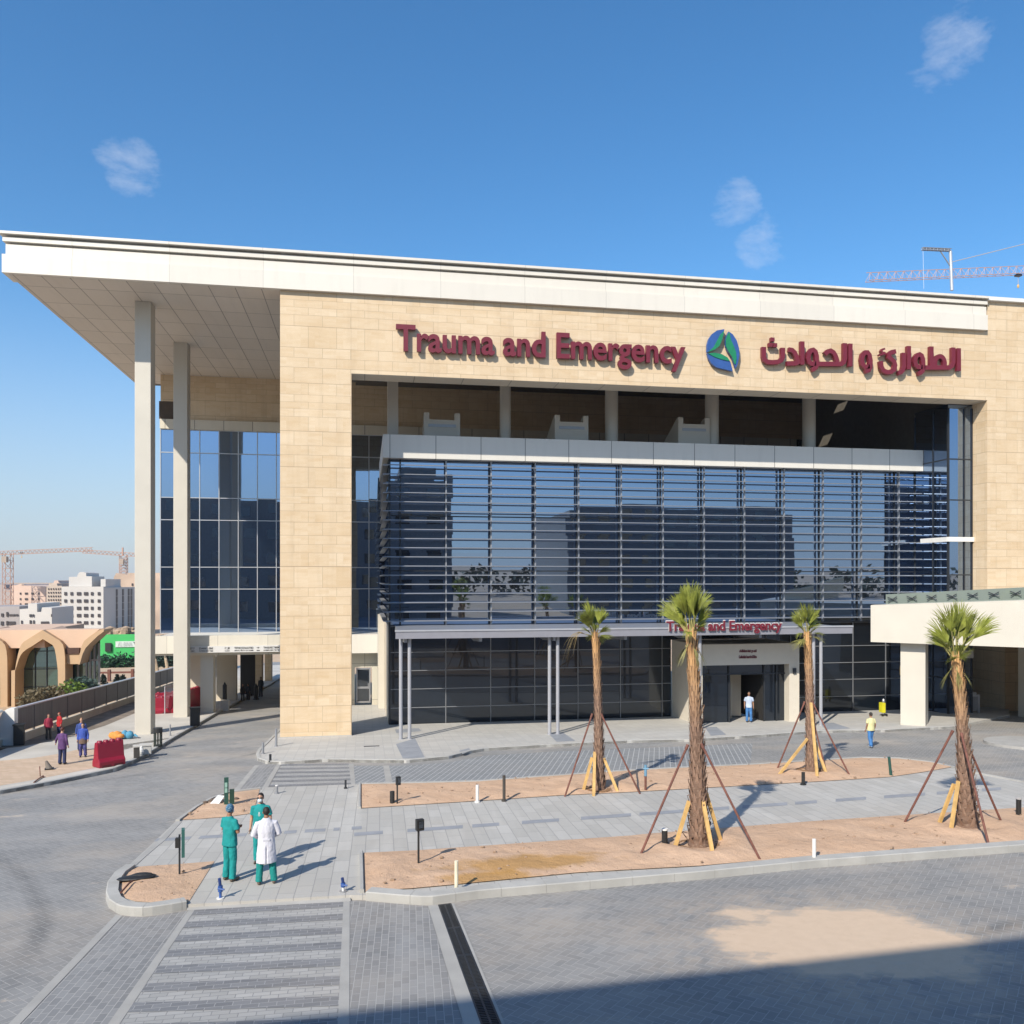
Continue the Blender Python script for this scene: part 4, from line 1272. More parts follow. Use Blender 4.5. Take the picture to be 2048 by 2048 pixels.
tb = MB(); rr = random.Random(8)
for k in range(70):
    x = -60 + k * 2.6; leafy_c = (x, -62 + rr.uniform(-4, 4), 6.0 + rr.uniform(-1, 2.2))
    for _ in range(46):
        d = Vector((rr.gauss(0, 1), rr.gauss(0, 1), rr.gauss(0, 1))).normalized() * rr.uniform(.5, 2.8)
        p = Vector(leafy_c) + d; a = Vector((rr.gauss(0, 1), rr.gauss(0, 1), rr.gauss(0, 1))).normalized(); b2 = a.orthogonal().normalized()
        tb.add([p - a * .7, p + b2 * .4, p + a * .7, p - b2 * .4], [(0, 1, 2, 3)])
tag(tb.build('tree_belt', plain('belt_green', (.03, .05, .025), .8), fix=False), 'dark belt of trees seen only as a low reflection in the glass', 'trees', None, 'stuff')
# ------------------------------------------------------------------ fence along the left side
fn = thing('boundary_fence', 'long grey metal panel fence on a rendered base wall', 'fence', (-16.45, 55, gz(0, 55)))
def slopebox(mb, x0, x1, ya, yb, z0, z1):
    vs = []
    for y in (ya, yb):
        for x in (x0, x1):
            vs += [(x, y, gz(0, y) + z0), (x, y, gz(0, y) + z1)]
    mb.add(vs, [(0, 1, 3, 2), (4, 6, 7, 5), (0, 4, 5, 1), (2, 3, 7, 6), (1, 5, 7, 3), (0, 2, 6, 4)])
mb = MB(); slopebox(mb, -16.62, -16.36, 43.4, 110, -.3, .50); slopebox(mb, -17.1, -16.8, 30, 42.9, -.3, .40)
mb.build('base_wall', WALLC, fn)
FPANEL = NT('fence_panel_metal'); t = FPANEL
u_, v_ = t.wall_uv()
rib = t.math('FRACT', t.math('MULTIPLY', u_, 5.0))
rc = t.mix(t.math('LESS_THAN', rib, .22), (.11, .11, .115), (.07, .07, .075))
rc = t.mix(t.ramp(t.noise(t.comb(u_, v_), 1.2, 5, .6, (1.2, .25, 1)), .4, .75, 0, .45), rc, (.20, .195, .19))
t.out(rc, .55, .2)
FPANEL = t.m
y = 43.4
while y < 108:
    mb = MB(); slopebox(mb, -16.52, -16.46, y + .03, y + 2.37, .60, 1.76)
    mb.build('panel', FPANEL, fn)
    mb = MB(); slopebox(mb, -16.54, -16.44, y - .025, y + .025, .5, 1.76); mb.build('post', FPANEL, fn)
    y += 2.4
mb = MB(); slopebox(mb, -16.60, -16.38, 43.4, 108, 1.762, 1.82); mb.build('top_rail', SILVER, fn)
mb = MB(); slopebox(mb, -17.0, -16.92, 30, 42.9, .45, 1.68); mb.build('panel', FPANEL, fn)
mb = MB(); slopebox(mb, -17.12, -16.78, 30, 42.9, 1.682, 1.80); mb.build('top_rail', WHITE, fn)
wp = thing('fence_pillar', 'white rounded pillar where the grey fence steps forward', 'pillar', (-16.7, 43.1, gz(0, 43)))
mb = MB(); g0 = gz(0, 43.1)
mb.prism([(-16.95, 42.92, g0 - .2), (-16.3, 42.92, g0 - .2), (-16.3, 42.92, g0 + 1.86), (-16.6, 42.92, g0 + 1.84), (-16.8, 42.92, g0 + 1.72), (-16.92, 42.92, g0 + 1.45)], (0, .42, 0))
mb.build('shaft', WHITE, wp)
mb = MB(); mb.box(-17.0, -16.25, 42.87, 43.4, g0 - .2, g0 + .1); mb.build('footing', CONC, wp)

# ------------------------------------------------------------------ arched pavilion
YP = 64.0
pv = thing('arched_pavilion', 'tan pavilion with pointed arches and dark green glass behind the fence', 'pavilion', (FX_(70, YP), YP, gz(0, YP)))
TAN = plain('tan_render', (.47, .32, .19), .75, var=.06, scale=.7)
PINKT = plain('pinkish_render', (.60, .42, .30), .75, var=.05, scale=.7)
def Z2(zx, zy):      # from the enlarged view of the pavilion
    p = F(zx * .1416, 1132.1 + zy * .1416, YP)
    return Vector((p.x, p.z, 0))
out_c = [(200, 940), (215, 840), (240, 720), (262, 640), (285, 590), (320, 553), (420, 490), (565, 400), (700, 482), (800, 545), (838, 590), (855, 660), (865, 760), (868, 940)]
in_c = [(200, 941), (222, 880), (250, 790), (275, 735), (305, 695), (360, 652), (430, 612), (500, 565), (570, 520), (640, 562), (700, 600), (728, 650), (745, 740), (758, 830), (770, 940)]
base_z = gz(0, YP) - .2
def arch(dx, first, parts=True, left=True):
    outer = [Z2(*p) for p in out_c]; inner = [Z2(*p) for p in in_c]
    xl = Z2(150, 900).x; xr = Z2(868, 900).x; xri = Z2(775, 900).x; xli = Z2(196, 900).x
    P = [(xl, base_z)] + [(xl, outer[0].y)] + [(q.x, q.y) for q in outer] + [(xr, base_z), (xri, base_z)] + [(q.x, q.y) for q in inner[::-1]] + [(xli, base_z)]
    mb = MB(); mb.prism([(x + dx, YP, z) for x, z in P], (0, 1.6, 0))
    o = mb.build('arch', TAN, pv)
    bm = bmesh.new(); bm.from_mesh(o.data); bmesh.ops.triangulate(bm, faces=[f for f in bm.faces if len(f.verts) > 4]); bm.to_mesh(o.data); bm.free()
    gx0, gx1 = xl + .2 + dx, xr - .2 + dx
    mb = MB(); mb.add([(gx0, YP + 1.65, base_z), (gx1, YP + 1.65, base_z), (gx1, YP + 1.65, inner[8].y + .2), (gx0, YP + 1.65, inner[8].y + .2)], [(0, 1, 2, 3)])
    gl = mb.build('glass_screen', GLASST, pv, fix=False)
    mb = MB()
    for k in range(5): mb.box(gx0 + (gx1 - gx0) * k / 4 - .03, gx0 + (gx1 - gx0) * k / 4 + .03, YP + 1.57, YP + 1.64, base_z, inner[8].y)
    for z in (base_z + 1.3, base_z + 2.6, base_z + 3.9): mb.box(gx0, gx1, YP + 1.585, YP + 1.645, z - .03, z + .03)
    mb.build('glass_frame', DARKMETAL, gl)
    # vault roof folded over the arch, running back
    mb = MB()
    top = [(q.x + dx, q.y) for q in outer[3:12]]
    for k in range(len(top) - 1):
        (xa, za), (xb, zb) = top[k], top[k + 1]
        mb.add([(xa, YP + 1.6, za), (xb, YP + 1.6, zb), (xb, YP + 4, zb + .1), (xa, YP + 4, za + .1)], [(0, 1, 2, 3)])
    mb.build('vault_roof', PINKT, pv, fix=False)
pitch = Z2(868, 0).x - Z2(150, 0).x + .25
arch(0, True); arch(-pitch, False)
# upper wall between the arches
zt = Z2(500, 402).y
mb = MB(); mb.box(Z2(-400, 0).x, Z2(560, 0).x, YP + .5, YP + 9, Z2(0, 650).y, zt); mb.build('upper_wall', PINKT, pv)
mb = MB(); mb.prism([(Z2(575, 0).x, YP + .52, zt - .6), (Z2(872, 0).x, YP + .5, Z2(0, 700).y), (Z2(1075, 0).x, YP + .5, Z2(0, 700).y), (Z2(1130, 0).x, YP + .5, Z2(0, 530).y), (Z2(1300, 0).x, YP + .5, zt), (Z2(575, 0).x, YP + .52, zt)], (0, 1.2, 0)); mb.build('upper_wall', PINKT, pv)
mb = MB(); fl = [(1045, 860), (1050, 760), (1070, 690), (1085, 620), (1120, 545), (1200, 480), (1290, 420), (1345, 390), (1385, 392), (1380, 420), (1300, 480), (1200, 575), (1140, 640), (1100, 720), (1080, 790), (1060, 860)]
mb.prism([(Z2(*p).x, YP, Z2(*p).y) for p in fl], (0, 2.2, 0)); 
o = mb.build('flared_arch', TAN, pv)
bm = bmesh.new(); bm.from_mesh(o.data); bmesh.ops.triangulate(bm, faces=[f for f in bm.faces if len(f.verts) > 4]); bm.to_mesh(o.data); bm.free()
mb = MB(); mb.box(Z2(866, 0).x, Z2(1050, 0).x, YP + .3, YP + 2, Z2(0, 875).y, Z2(0, 735).y); mb.build('lintel', TAN, pv)
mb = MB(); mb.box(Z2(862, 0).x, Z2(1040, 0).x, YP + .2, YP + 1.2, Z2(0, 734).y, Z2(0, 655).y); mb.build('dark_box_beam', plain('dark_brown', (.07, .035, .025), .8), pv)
mb = MB(); mb.add([(Z2(870, 0).x, YP + 1.9, base_z), (Z2(1225, 0).x, YP + 1.9, base_z), (Z2(1225, 0).x, YP + 1.9, Z2(0, 560).y), (Z2(1110, 0).x, YP + 1.9, Z2(0, 640).y), (Z2(870, 0).x, YP + 1.9, Z2(0, 700).y)], [(0, 1, 2, 3, 4)])
gl = mb.build('glass_screen', GLASST, pv, fix=False)
mb = MB()
for zx in (925, 1040, 1090, 1150, 1215): mb.box(Z2(zx, 0).x - .06, Z2(zx, 0).x + .06, YP + 1.8, YP + 1.88, base_z, Z2(0, 700 if zx < 1080 else 620).y)
mb.box(Z2(1090, 0).x, Z2(1215, 0).x, YP + 1.79, YP + 1.885, Z2(0, 850).y - .06, Z2(0, 850).y + .06)
mb.build('glass_frame', GREYMETAL, gl)
mb = MB(); mb.box(Z2(-400, 0).x, Z2(800, 0).x, YP + 3.2, YP + 9, base_z, Z2(0, 700).y); mb.build('inner_room', DARK, pv)

# ------------------------------------------------------------------ leaf-clump builder for shrubs and far trees
def leafy(mb, c, r, n, size, seed, squash=1.0):
    rr = random.Random(seed); c = Vector(c)
    for _ in range(n):
        d = Vector((rr.gauss(0, 1), rr.gauss(0, 1), rr.gauss(0, 1))).normalized()
        p = c + Vector((d.x * r, d.y * r, d.z * r * squash)) * (rr.random() ** .45)
        a = Vector((rr.gauss(0, 1), rr.gauss(0, 1), rr.gauss(0, 1))).normalized(); b2 = a.orthogonal().normalized()
        s = size * rr.uniform(.6, 1.3)
        mb.add([p - a * s, p + b2 * s * .45, p + a * s, p - b2 * s * .45], [(0, 1, 2, 3)])
def leafmat(name, c):
    t = NT(name)
    oi = t.noise(t.pos(), 4.0, 3)
    col = t.mix(t.ramp(oi, .3, .7), tuple(x * .55 for x in c), tuple(min(1, x * 1.5) for x in c))
    t.out(col, .5, 0, .35)
    tr = t.n('ShaderNodeBsdfTranslucent'); t.l(col, tr.inputs['Color'])
    mx = t.n('ShaderNodeMixShader'); mx.inputs[0].default_value = .35
    t.l(t.b.outputs[0], mx.inputs[1]); t.l(tr.outputs[0], mx.inputs[2])
    t.l(mx.outputs[0], t.t.nodes['Material Output'].inputs['Surface'])
    return t.m
LEAF = leafmat('shrub_leaf', (.07, .11, .04)); LEAFB = leafmat('grey_leaf', (.06, .10, .085)); LEAFD = leafmat('dry_leaf', (.16, .13, .075)); LEAFY_ = leafmat('bright_leaf', (.16, .24, .05))
def shrub(px, py, Y, r, mat, label, n=350, sq=.8):
    p = F(px, py, Y); gb = gz(0, Y)
    o = thing('shrub', label, 'shrub', (p.x, Y, gb), 'shrubs in front of the pavilion')
    mb = MB(); leafy(mb, (p.x, Y, p.z), r, n, r * .16, int(px * 7), sq); mb.build('foliage', mat, o, fix=False)
    mb = MB()
    for k in range(4): mb.tube([(p.x + .1 * k - .15, Y, gb - .1), (p.x + (.5 * k - .7) * r, Y + .1, p.z)], .03, 5)
    mb.build('stems', RUST, o)
shrub(134, 1305, 60, 1.0, LEAFY_, 'yellow green rounded shrub at the right foot of the pavilion arch')
shrub(148, 1299, 61, 1.0, LEAFB, 'grey green shrub just right of the yellow green one')
shrub(160, 1297, 61.5, .95, LEAFB, 'last grey green shrub under the flared pavilion arch')
shrub(103, 1312, 59, .9, LEAFD, 'dry olive shrub inside the foot of the big arch')
shrub(82, 1317, 58.5, 1.0, LEAFD, 'dry brown shrub in the middle of the big arch')
shrub(60, 1322, 58, .9, LEAFD, 'dry brown shrub at the left foot of the big arch')

# ------------------------------------------------------------------ building site beyond the pavilion
YH_ = 118.0
zg = gz(0, YH_)
hd = thing('green_hoarding', 'bright green site hoarding with a pale sign board behind the pavilion', 'hoarding', (FX_(230, YH_), YH_, zg))
GREENH = plain('bright_green_sheet', (.045, .40, .10), .55, var=.1, scale=.25)
mb = MB(); xa, xb = FX_(192, YH_), FX_(262, YH_)
zt1 = FZ(220, 1197, YH_); zt2 = FZ(190, 1203, YH_)
mb.box(FX_(176, YH_), FX_(197, YH_), YH_ + .6, YH_ + .8, zg - 3, zt2); mb.box(xa + .3, xb, YH_, YH_ + .2, zg - 3, zt1)
mb.build('panel', GREENH, hd)
mb = MB(); mb.box(FX_(218, YH_ - .1), FX_(256, YH_ - .1), YH_ - .12, YH_ - .01, FZ(220, 1221, YH_), FZ(220, 1210, YH_)); sbd = mb.build('sign_board', plain('pale_board', (.55, .60, .55), .6), hd)
text_mesh('lettering', 'AL BINA', FX_(223, YH_), FX_(250, YH_), FZ(230, 1219.5, YH_), .6, YH_ - .14, .01, plain('pale_grey_ink', (.33, .36, .34), .6), sbd)
mb = MB(); mb.box(FX_(199, YH_ - .1), FX_(210, YH_ - .1), YH_ - .3, YH_ - .02, FZ(200, 1229, YH_), FZ(200, 1213, YH_)); mb.build('window', BLACKP, hd)
rb = MB(); rr = random.Random(5)
for k in range(120):
    x = rr.uniform(FX_(196, 126), FX_(262, 126)); q = rr.uniform(.2, .8)
    rb.ell((x, 125 + rr.uniform(-2, 2), FZ(230, 1197, 125) + rr.uniform(-.6, .8) + (x - xa) * .04), (q, q * .8, q * .6), 6)
rub = rb.build('rubble_heap', plain('rubble', (.33, .245, .17), .9, var=.4, scale=1.2)); tag(rub, 'heap of brown rubble showing over the top of the green hoarding', 'rubble', None, 'stuff')
rub.location.z -= 0
mb = MB(); mb.box(FX_(190, 129), FX_(275, 129), 129, 133, zg - 2, FZ(230, 1196, 129)); struct(mb.build('hill', TERRAIN))
hg = MB()
for k in range(60):
    x = FX_(180 + k * 2.6, 114); leafy(hg, (x, 114 + rr.uniform(-1, 1), FZ(230, 1249, 114) + rr.uniform(-.3, .5)), rr.uniform(.5, 1.1), 26, .3, k)
tag(hg.build('hedge', leafmat('dark_hedge', (.035, .085, .045)), fix=False), 'low tangled green hedge along the foot of the green hoarding', 'hedge', None, 'stuff')
# timber rails and dark cypress saplings
rf = thing('timber_rail_fence', 'brown timber post and rail fence on the bare ground by the hoarding', 'fence', (FX_(220, 88), 88, gz(0, 88)))
mb = MB(); mb.box(FX_(180, 88), FX_(262, 88), 87.95, 88.05, FZ(220, 1270.5, 88), FZ(220, 1267, 88)); mb.build('rail', RUST, rf)
for px in (181, 206, 250):
    mb = MB(); x = FX_(px, 88); mb.box(x - .13, x + .13, 87.85, 88.2, gz(0, 88) - .3, FZ(220, 1263, 88)); mb.build('post', RUST, rf)
for i, (px, py0, py1, lb) in enumerate(((195, 1273, 1296, 'dark narrow sapling left of the timber post behind the fence'), (221, 1273, 1294, 'dark bushy sapling right of the timber post behind the fence'), (232, 1274, 1290, 'small dark sapling closest to the tall white column'))):
    Y = 84; zb, zt_ = FZ(px, py1 + 3, Y), FZ(px, py0, Y); x = FX_(px, Y)
    o = thing('sapling', lb, 'tree', (x, Y, gz(0, Y)), 'dark saplings behind the fence')
    mb = MB(); mb.tube([(x, Y, gz(0, Y) - .1), (x, Y, zt_ - .3)], [.05, .02], 6); mb.build('trunk', RUST, o)
    mb = MB()
    for k in range(9): leafy(mb, (x, Y, zb + (zt_ - zb) * (k + .5) / 9), .5 * (1 - k / 10) + .05, 40, .12, k + i * 31)
    mb.build('crown', leafmat('dark_needle' + 'abc'[i], (.018, .03, .022)), o, fix=False)
# trees seen under the left end of the block
for i, (px, lb) in enumerate(((296, 'dark green tree under the white fascia between the tall columns'), (316, 'dark green tree with a pale leaning trunk between the tall columns'), (278, 'dark green tree behind the nearest tall column'), (334, 'dark green tree behind the second tall column'))):
    Y = 100; x = FX_(px, Y)
    o = thing('tree', lb, 'tree', (x, Y, gz(0, Y)), 'trees beyond the site')
    mb = MB(); mb.tube([(x + .3, Y - .8, gz(0, Y) - .2), (x, Y - .7, FZ(px, 1245, Y)), (x - .3, Y, FZ(px, 1235, Y))], [.22, .17, .1], 8); mb.build('trunk', plain('pale_bark' + 'abcd'[i], (.36, .28, .19), .9), o)
    mb = MB()
    for k in range(7): leafy(mb, (x + math.cos(k * 2.1) * 1.0, Y + .8 + math.sin(k * 1.3) * .6, FZ(px, 1242, Y) + (k % 3) * .7), 1.2, 90, .22, k + 50 * i)
    mb.build('crown', LEAFB, o, fix=False)

# ------------------------------------------------------------------ the city and its cranes
def city(name, label, Y, outline, depth, wallm, wins=(), extras=(), sideL=None):
    """outline: silhouette of the front in photo points, extruded back by depth"""
    cx = sum(p[0] for p in outline) / len(outline)
    o = thing(name, label, 'building', (FX_(cx, Y), Y, _zf))
    mb = MB(); mb.prism([Vector(F(px, py, Y)) for px, py in outline], (0, depth, 0)); mb.build('wall', wallm, o)
    for (pts, dy, dp) in extras:
        mb = MB(); mb.prism([Vector(F(px, py, Y)) + Vector((0, dy, 0)) for px, py in pts], (0, dp, 0)); mb.build('roof_storey', wallm, o)
    for (px0, px1, py0, py1) in wins:
        a, b2 = F(px0, py1, Y), F(px1, py0, Y)
        mb = MB(); mb.box(a.x, b2.x, Y - .25, Y - .01, a.z, b2.z)
        mb.build('window', WINM, o)
    return o
WINM = plain('far_window', (.05, .042, .042), .4)
CW = plain('city_white', (.52, .495, .46), .8, var=.05, scale=.1); CP = plain('city_pink', (.56, .42, .34), .8, var=.06, scale=.1); CT = plain('city_tan', (.48, .36, .27), .8, var=.2, scale=.15); CGR = plain('city_grey', (.33, .30, .29), .8, var=.1, scale=.1)
def cz(x, y): return (x * .13184, 1018.8 + y * .13184)
wins = []
for r in range(6):
    y0 = 745 + r * 104; yy1 = 790 + r * 104
    for (xa, xb) in ((922, 958), (1010, 1045), (1102, 1160), (1203, 1260), (1302, 1336), (1400, 1436)):
        a, b2 = cz(xa, y0), cz(xb, yy1); wins.append((a[0], b[0] if False else b2[0], a[1], b2[1]))
wt = city('apartment_tower', 'white apartment tower with six rows of dark windows, left of the tall columns', 260, [cz(880, 1700), cz(1480, 1700), cz(1480, 668), cz(880, 668)], 18, CW, wins,
     [([cz(960, 667), cz(1290, 667), cz(1290, 520), cz(1210, 518), cz(1205, 470), cz(1170, 458), cz(1110, 460), cz(1085, 500), cz(1080, 525), cz(960, 528)], 1.5, 12), ([cz(1410, 667), cz(1480, 667), cz(1480, 560), cz(1410, 560)], 2, 9)])
wins = []
for r in range(6):
    for (xa, xb) in ((1628, 1650), (1702, 1716), (1770, 1790), (1803, 1820)):
        a, b2 = cz(xa, 735 + r * 104), cz(xb, 782 + r * 104); wins.append((a[0], b2[0], a[1], b2[1]))
# its shaded wing is turned away from the sun
def wing():
    Y = 260
    a = F(*cz(1480, 668), Y); c = F(*cz(1835, 700), Y + 24)
    o = wt
    mb = MB(); zb = F(*cz(1480, 1700), Y).z
    mb.prism([Vector((a.x, Y + .05, zb)), Vector((c.x + 1.5, Y + 24, zb)), Vector((c.x + 1.5, Y + 30, zb)), Vector((a.x, Y + 30, zb))], (0, 0, a.z - zb - .3)); mb.build('wing', CW, o)
    d = Vector((c.x + 1.5 - a.x, 24, 0)); n = Vector((d.y, -d.x, 0)).normalized()
    for r in range(6):
        for t_ in (.42, .63, .83, .93):
            z = F(*cz(1480, 760 + r * 104), Y).z
            p = Vector((a.x, Y, z)) + d * t_
            mb = MB(); mb.obox(p + n * .05, .6, .12, 1.0, math.atan2(d.y, d.x)); mb.build('window', WINM, o)
    mb = MB(); mb.box(a.x - 2, c.x - 1.2, Y + 8, Y + 20, a.z - .3, F(*cz(1600, 560), Y + 8).z); mb.build('roof_storey', CW, o)
wing()
wins = [cz(xa, ya) + cz(xb, yb) for (xa, xb) in ((285, 303), (358, 398), (450, 482), (550, 562)) for (ya, yb) in ((752, 780), (832, 858), (905, 935))]
city('apartment_block', 'pinkish apartment block with a domed parapet beside the first crane mast', 330, [cz(160, 1700), cz(652, 1700), cz(652, 668), cz(360, 650), cz(330, 630), cz(290, 628), cz(250, 640), cz(215, 650), cz(190, 640), cz(165, 665)], 50, CP, [(a, c, b2, d) for a, b2, c, d in wins])
city('tan_tower', 'pale tan tower block rising behind the pinkish block', 420, [cz(640, 1700), cz(900, 1700), cz(900, 630), cz(840, 610), cz(830, 580), cz(780, 578), cz(760, 620), cz(640, 645)], 30, CP)
wins = [cz(xa, ya) + cz(xb, yb) for (xa, ya, xb, yb) in ((425, 1062, 437, 1100), (450, 1062, 460, 1100), (475, 1062, 488, 1100), (305, 1152, 322, 1200), (428, 1148, 450, 1200), (478, 1148, 494, 1200), (590, 1165, 700, 1200), (735, 1060, 748, 1100))]
city('low_white_house', 'low white house with a square roof turret, left of the white tower', 200, [cz(280, 1600), cz(745, 1600), cz(740, 970), cz(600, 965), cz(590, 1030), cz(530, 1030), cz(530, 910), cz(402, 910), cz(402, 985), cz(280, 990)], 14, CW, [(a, c, b2, d) for a, b2, c, d in wins])
wins = [cz(xa, ya) + cz(xb, yb) for (xa, ya, xb, yb) in ((130, 1062, 215, 1085), (225, 1062, 262, 1085), (20, 1050, 50, 1095), (95, 1030, 118, 1095), (130, 1165, 220, 1215), (95, 1160, 118, 1220), (15, 1165, 50, 1220))]
city('grey_house', 'low grey house at the left edge in front of the crane', 210, [cz(-300, 1600), cz(277, 1600), cz(277, 950), cz(-300, 955)], 14, CGR, [(a, c, b2, d) for a, b2, c, d in wins])
city('brown_block', 'dark brown block behind the crane mast at the left edge', 340, [cz(-300, 1700), cz(152, 1700), cz(150, 715), cz(62, 700), cz(60, 640), cz(-300, 620)], 20, CGR)
city('unfinished_tower', 'tan unfinished tower right of the white tower carrying a crane', 300, [cz(1640, 1700), cz(2300, 1700), cz(2300, 470), cz(1830, 472), cz(1825, 500), cz(1720, 480), cz(1660, 475), cz(1625, 540), cz(1640, 600)], 20, CT, [cz(1885, 620)[0:1] + (cz(1905, 0)[0], cz(0, 620)[1], cz(0, 655)[1])])
wins = [cz(x, y) + cz(x + 14, y + 22) for x in (690, 725, 760, 795, 830, 862) for y in range(690, 1000, 52)]
city('apartment_block', 'cream apartment block with many small windows left of the white tower', 300, [cz(665, 1700), cz(885, 1700), cz(885, 655), cz(820, 655), cz(815, 620), cz(700, 622), cz(695, 660), cz(665, 665)], 12, plain('city_cream', (.46, .38, .31), .8, var=.15, scale=.3), [(a, c, b2, d) for a, b2, c, d in wins])
ROSE = plain('crane_pink_steel', (.46, .29, .22), .6, .1, var=.1)
def lattice(mb, p, q, w, h, nseg, r, tri=False):
    p = Vector(p); q = Vector(q); d = (q - p)
    dn = d.normalized(); s = dn.cross(Vector((0, 0, 1)))
    if s.length < .1: s = Vector((1, 0, 0)); up = Vector((0, 1, 0))
    else: s.normalize(); up = s.cross(dn).normalized()
    cs = [s * w / 2, -s * w / 2] + ([up * h] if tri else [s * w / 2 + up * h, -s * w / 2 + up * h])
    for c in cs: mb.tube([p + c, q + c], r, 5)
    for i in range(nseg):
        a = p + d * (i / nseg); m_ = p + d * ((i + .5) / nseg); b2 = p + d * ((i + 1) / nseg)
        if tri:
            for c in cs[:2]:
                mb.tube([a + c, m_ + cs[2]], r * .6, 4); mb.tube([m_ + cs[2], b2 + c], r * .6, 4)
            mb.tube([a + cs[0], b2 + cs[1]], r * .5, 4)
        else:
            for (e, f) in ((0, 1), (1, 3), (3, 2), (2, 0)):
                mb.tube([a + cs[e], b2 + cs[f]], r * .6, 4); mb.tube([a + cs[e], a + cs[f]], r * .6, 4)
def crane(name, label, Y, mast, top, jib0, jib1, mw, jw, r, cable=None, trolley=None, peak=None):
    m0 = F(mast[0], mast[1], Y); m1 = F(mast[0], top, Y)
    o = thing(name, label, 'crane', tuple(m0), 'tower cranes')
    mb = MB(); lattice(mb, m0 - Vector((0, 0, mw / 2)) * 0, m1, mw, mw, max(6, int((m1.z - m0.z) / mw)), r); mb.build('mast', ROSE, o)
    j0, j1 = F(jib0[0], jib0[1], Y), F(jib1[0], jib1[1], Y)
    mb = MB(); lattice(mb, j0, j1, jw * .7, jw, max(8, int((j1 - j0).length / jw / 1.1)), r * .8, True); mb.build('jib', ROSE, o)
    mb = MB(); mb.box(m1.x - mw * .3, m1.x + mw * .3, Y - mw * .8, Y - mw * .1, m1.z - mw * 1.3, m1.z - mw * .5); mb.build('cab', plain('cab_' + name, (.35, .28, .22), .5), o)
    if peak:
        mb = MB(); pk = F(mast[0], peak, Y); mb.tube([m1, pk], mw * .14, 6); mb.build('tower_head', ROSE, o)
    if trolley:
        tp = F(trolley[0], trolley[1], Y); mb = MB(); mb.box(tp.x - jw * .35, tp.x + jw * .35, Y - .4, Y + .4, tp.z - jw * .1, tp.z + jw * .15); mb.build('trolley', DARKMETAL, o)
        hk = F(trolley[0], trolley[2], Y); mb = MB(); mb.tube([tp, hk], r * .35, 5); mb.ell(hk, (jw * .16, jw * .12, jw * .26), 8); mb.build('hook_block', TIMBER, o)
    return o
crane('tower_crane', 'pink lattice tower crane at the left edge of the photo', 320, (11.9, 1190), 1043, (-30, 1048), (175, 1039.5), 2.6, 1.25, .13, trolley=(41, 1043.5, 1051))
crane('tower_crane', 'lattice tower crane with its mast just left of the tall column', 310, (231.4, 1085), 1049, (155.6, 1043.5), (262, 1050.5), 2.2, 1.15, .13, peak=1033)
crane('tower_crane', 'pink lattice crane jib showing above the roof at the right', 150, (2010, 640), 495, (1636, 530.5), (2100, 509), 2.2, 1.65, .085, trolley=(1921, 520, 540), peak=440)
cr3 = [o for o in bpy.data.objects if o.name == 'tower_crane.002'][0]
mb = MB(); mb.tube([F(1797, 494, 150), F(2010, 441, 150)], .09, 6); mb.build('tie_bar', SILVER, cr3)
hm = thing('roof_hoist', 'thin metal hoist mast with a short arm standing on the roof edge', 'hoist', tuple(F(1796, 545, 48)))
mb = MB(); mb.tube([F(1796, 548, 48), F(1793, 474, 48)], .10, 10); mb.build('mast', SILVER, hm)
mb = MB(); lattice(mb, F(1740, 471.5, 48), F(1794, 474, 48), .15, .14, 8, .025); mb.tube([F(1774, 473.5, 48), F(1792, 501, 48)], .04, 6); mb.build('arm', GREYMETAL, hm)
mb = MB(); mb.tube([F(1741.5, 472, 48), F(1743, 545, 48)], .012, 4); mb.build('cable', SILVER, hm)

# ------------------------------------------------------------------ palms and their props
def bark(name, ztop, z0, gn=1.0):
    t = NT(name)
    p = t.pos(); sp_ = t.n('ShaderNodeSeparateXYZ'); t.l(p, sp_.inputs[0])
    f = t.ramp(sp_.outputs['Z'], z0 + (ztop - z0) * .55, ztop - .2)
    nse = t.noise(p, 5, 6, .65, (1, 1, .5))
    c = t.mix(f, (.185 * gn, .12 * gn, .088 * gn), (.40 * gn, .235 * gn, .10 * gn))
    c = t.mix(t.ramp(nse, .4, .72, 0, .8 if gn == 1 else .45), c, (.12, .075, .055))
    c = t.mix(t.ramp(t.noise(p, 16, 4), .55, .8, 0, .45), c, (.46, .36, .27))
    t.bump(nse, .5, .03)
    return t.out(c, .85, 0, .2)
FROND = leafmat('palm_frond', (.27, .30, .06)); FRONDD = leafmat('dry_palm_frond', (.36, .27, .12)); PETI = plain('frond_stem', (.30, .27, .10), .6, var=.15, scale=4)
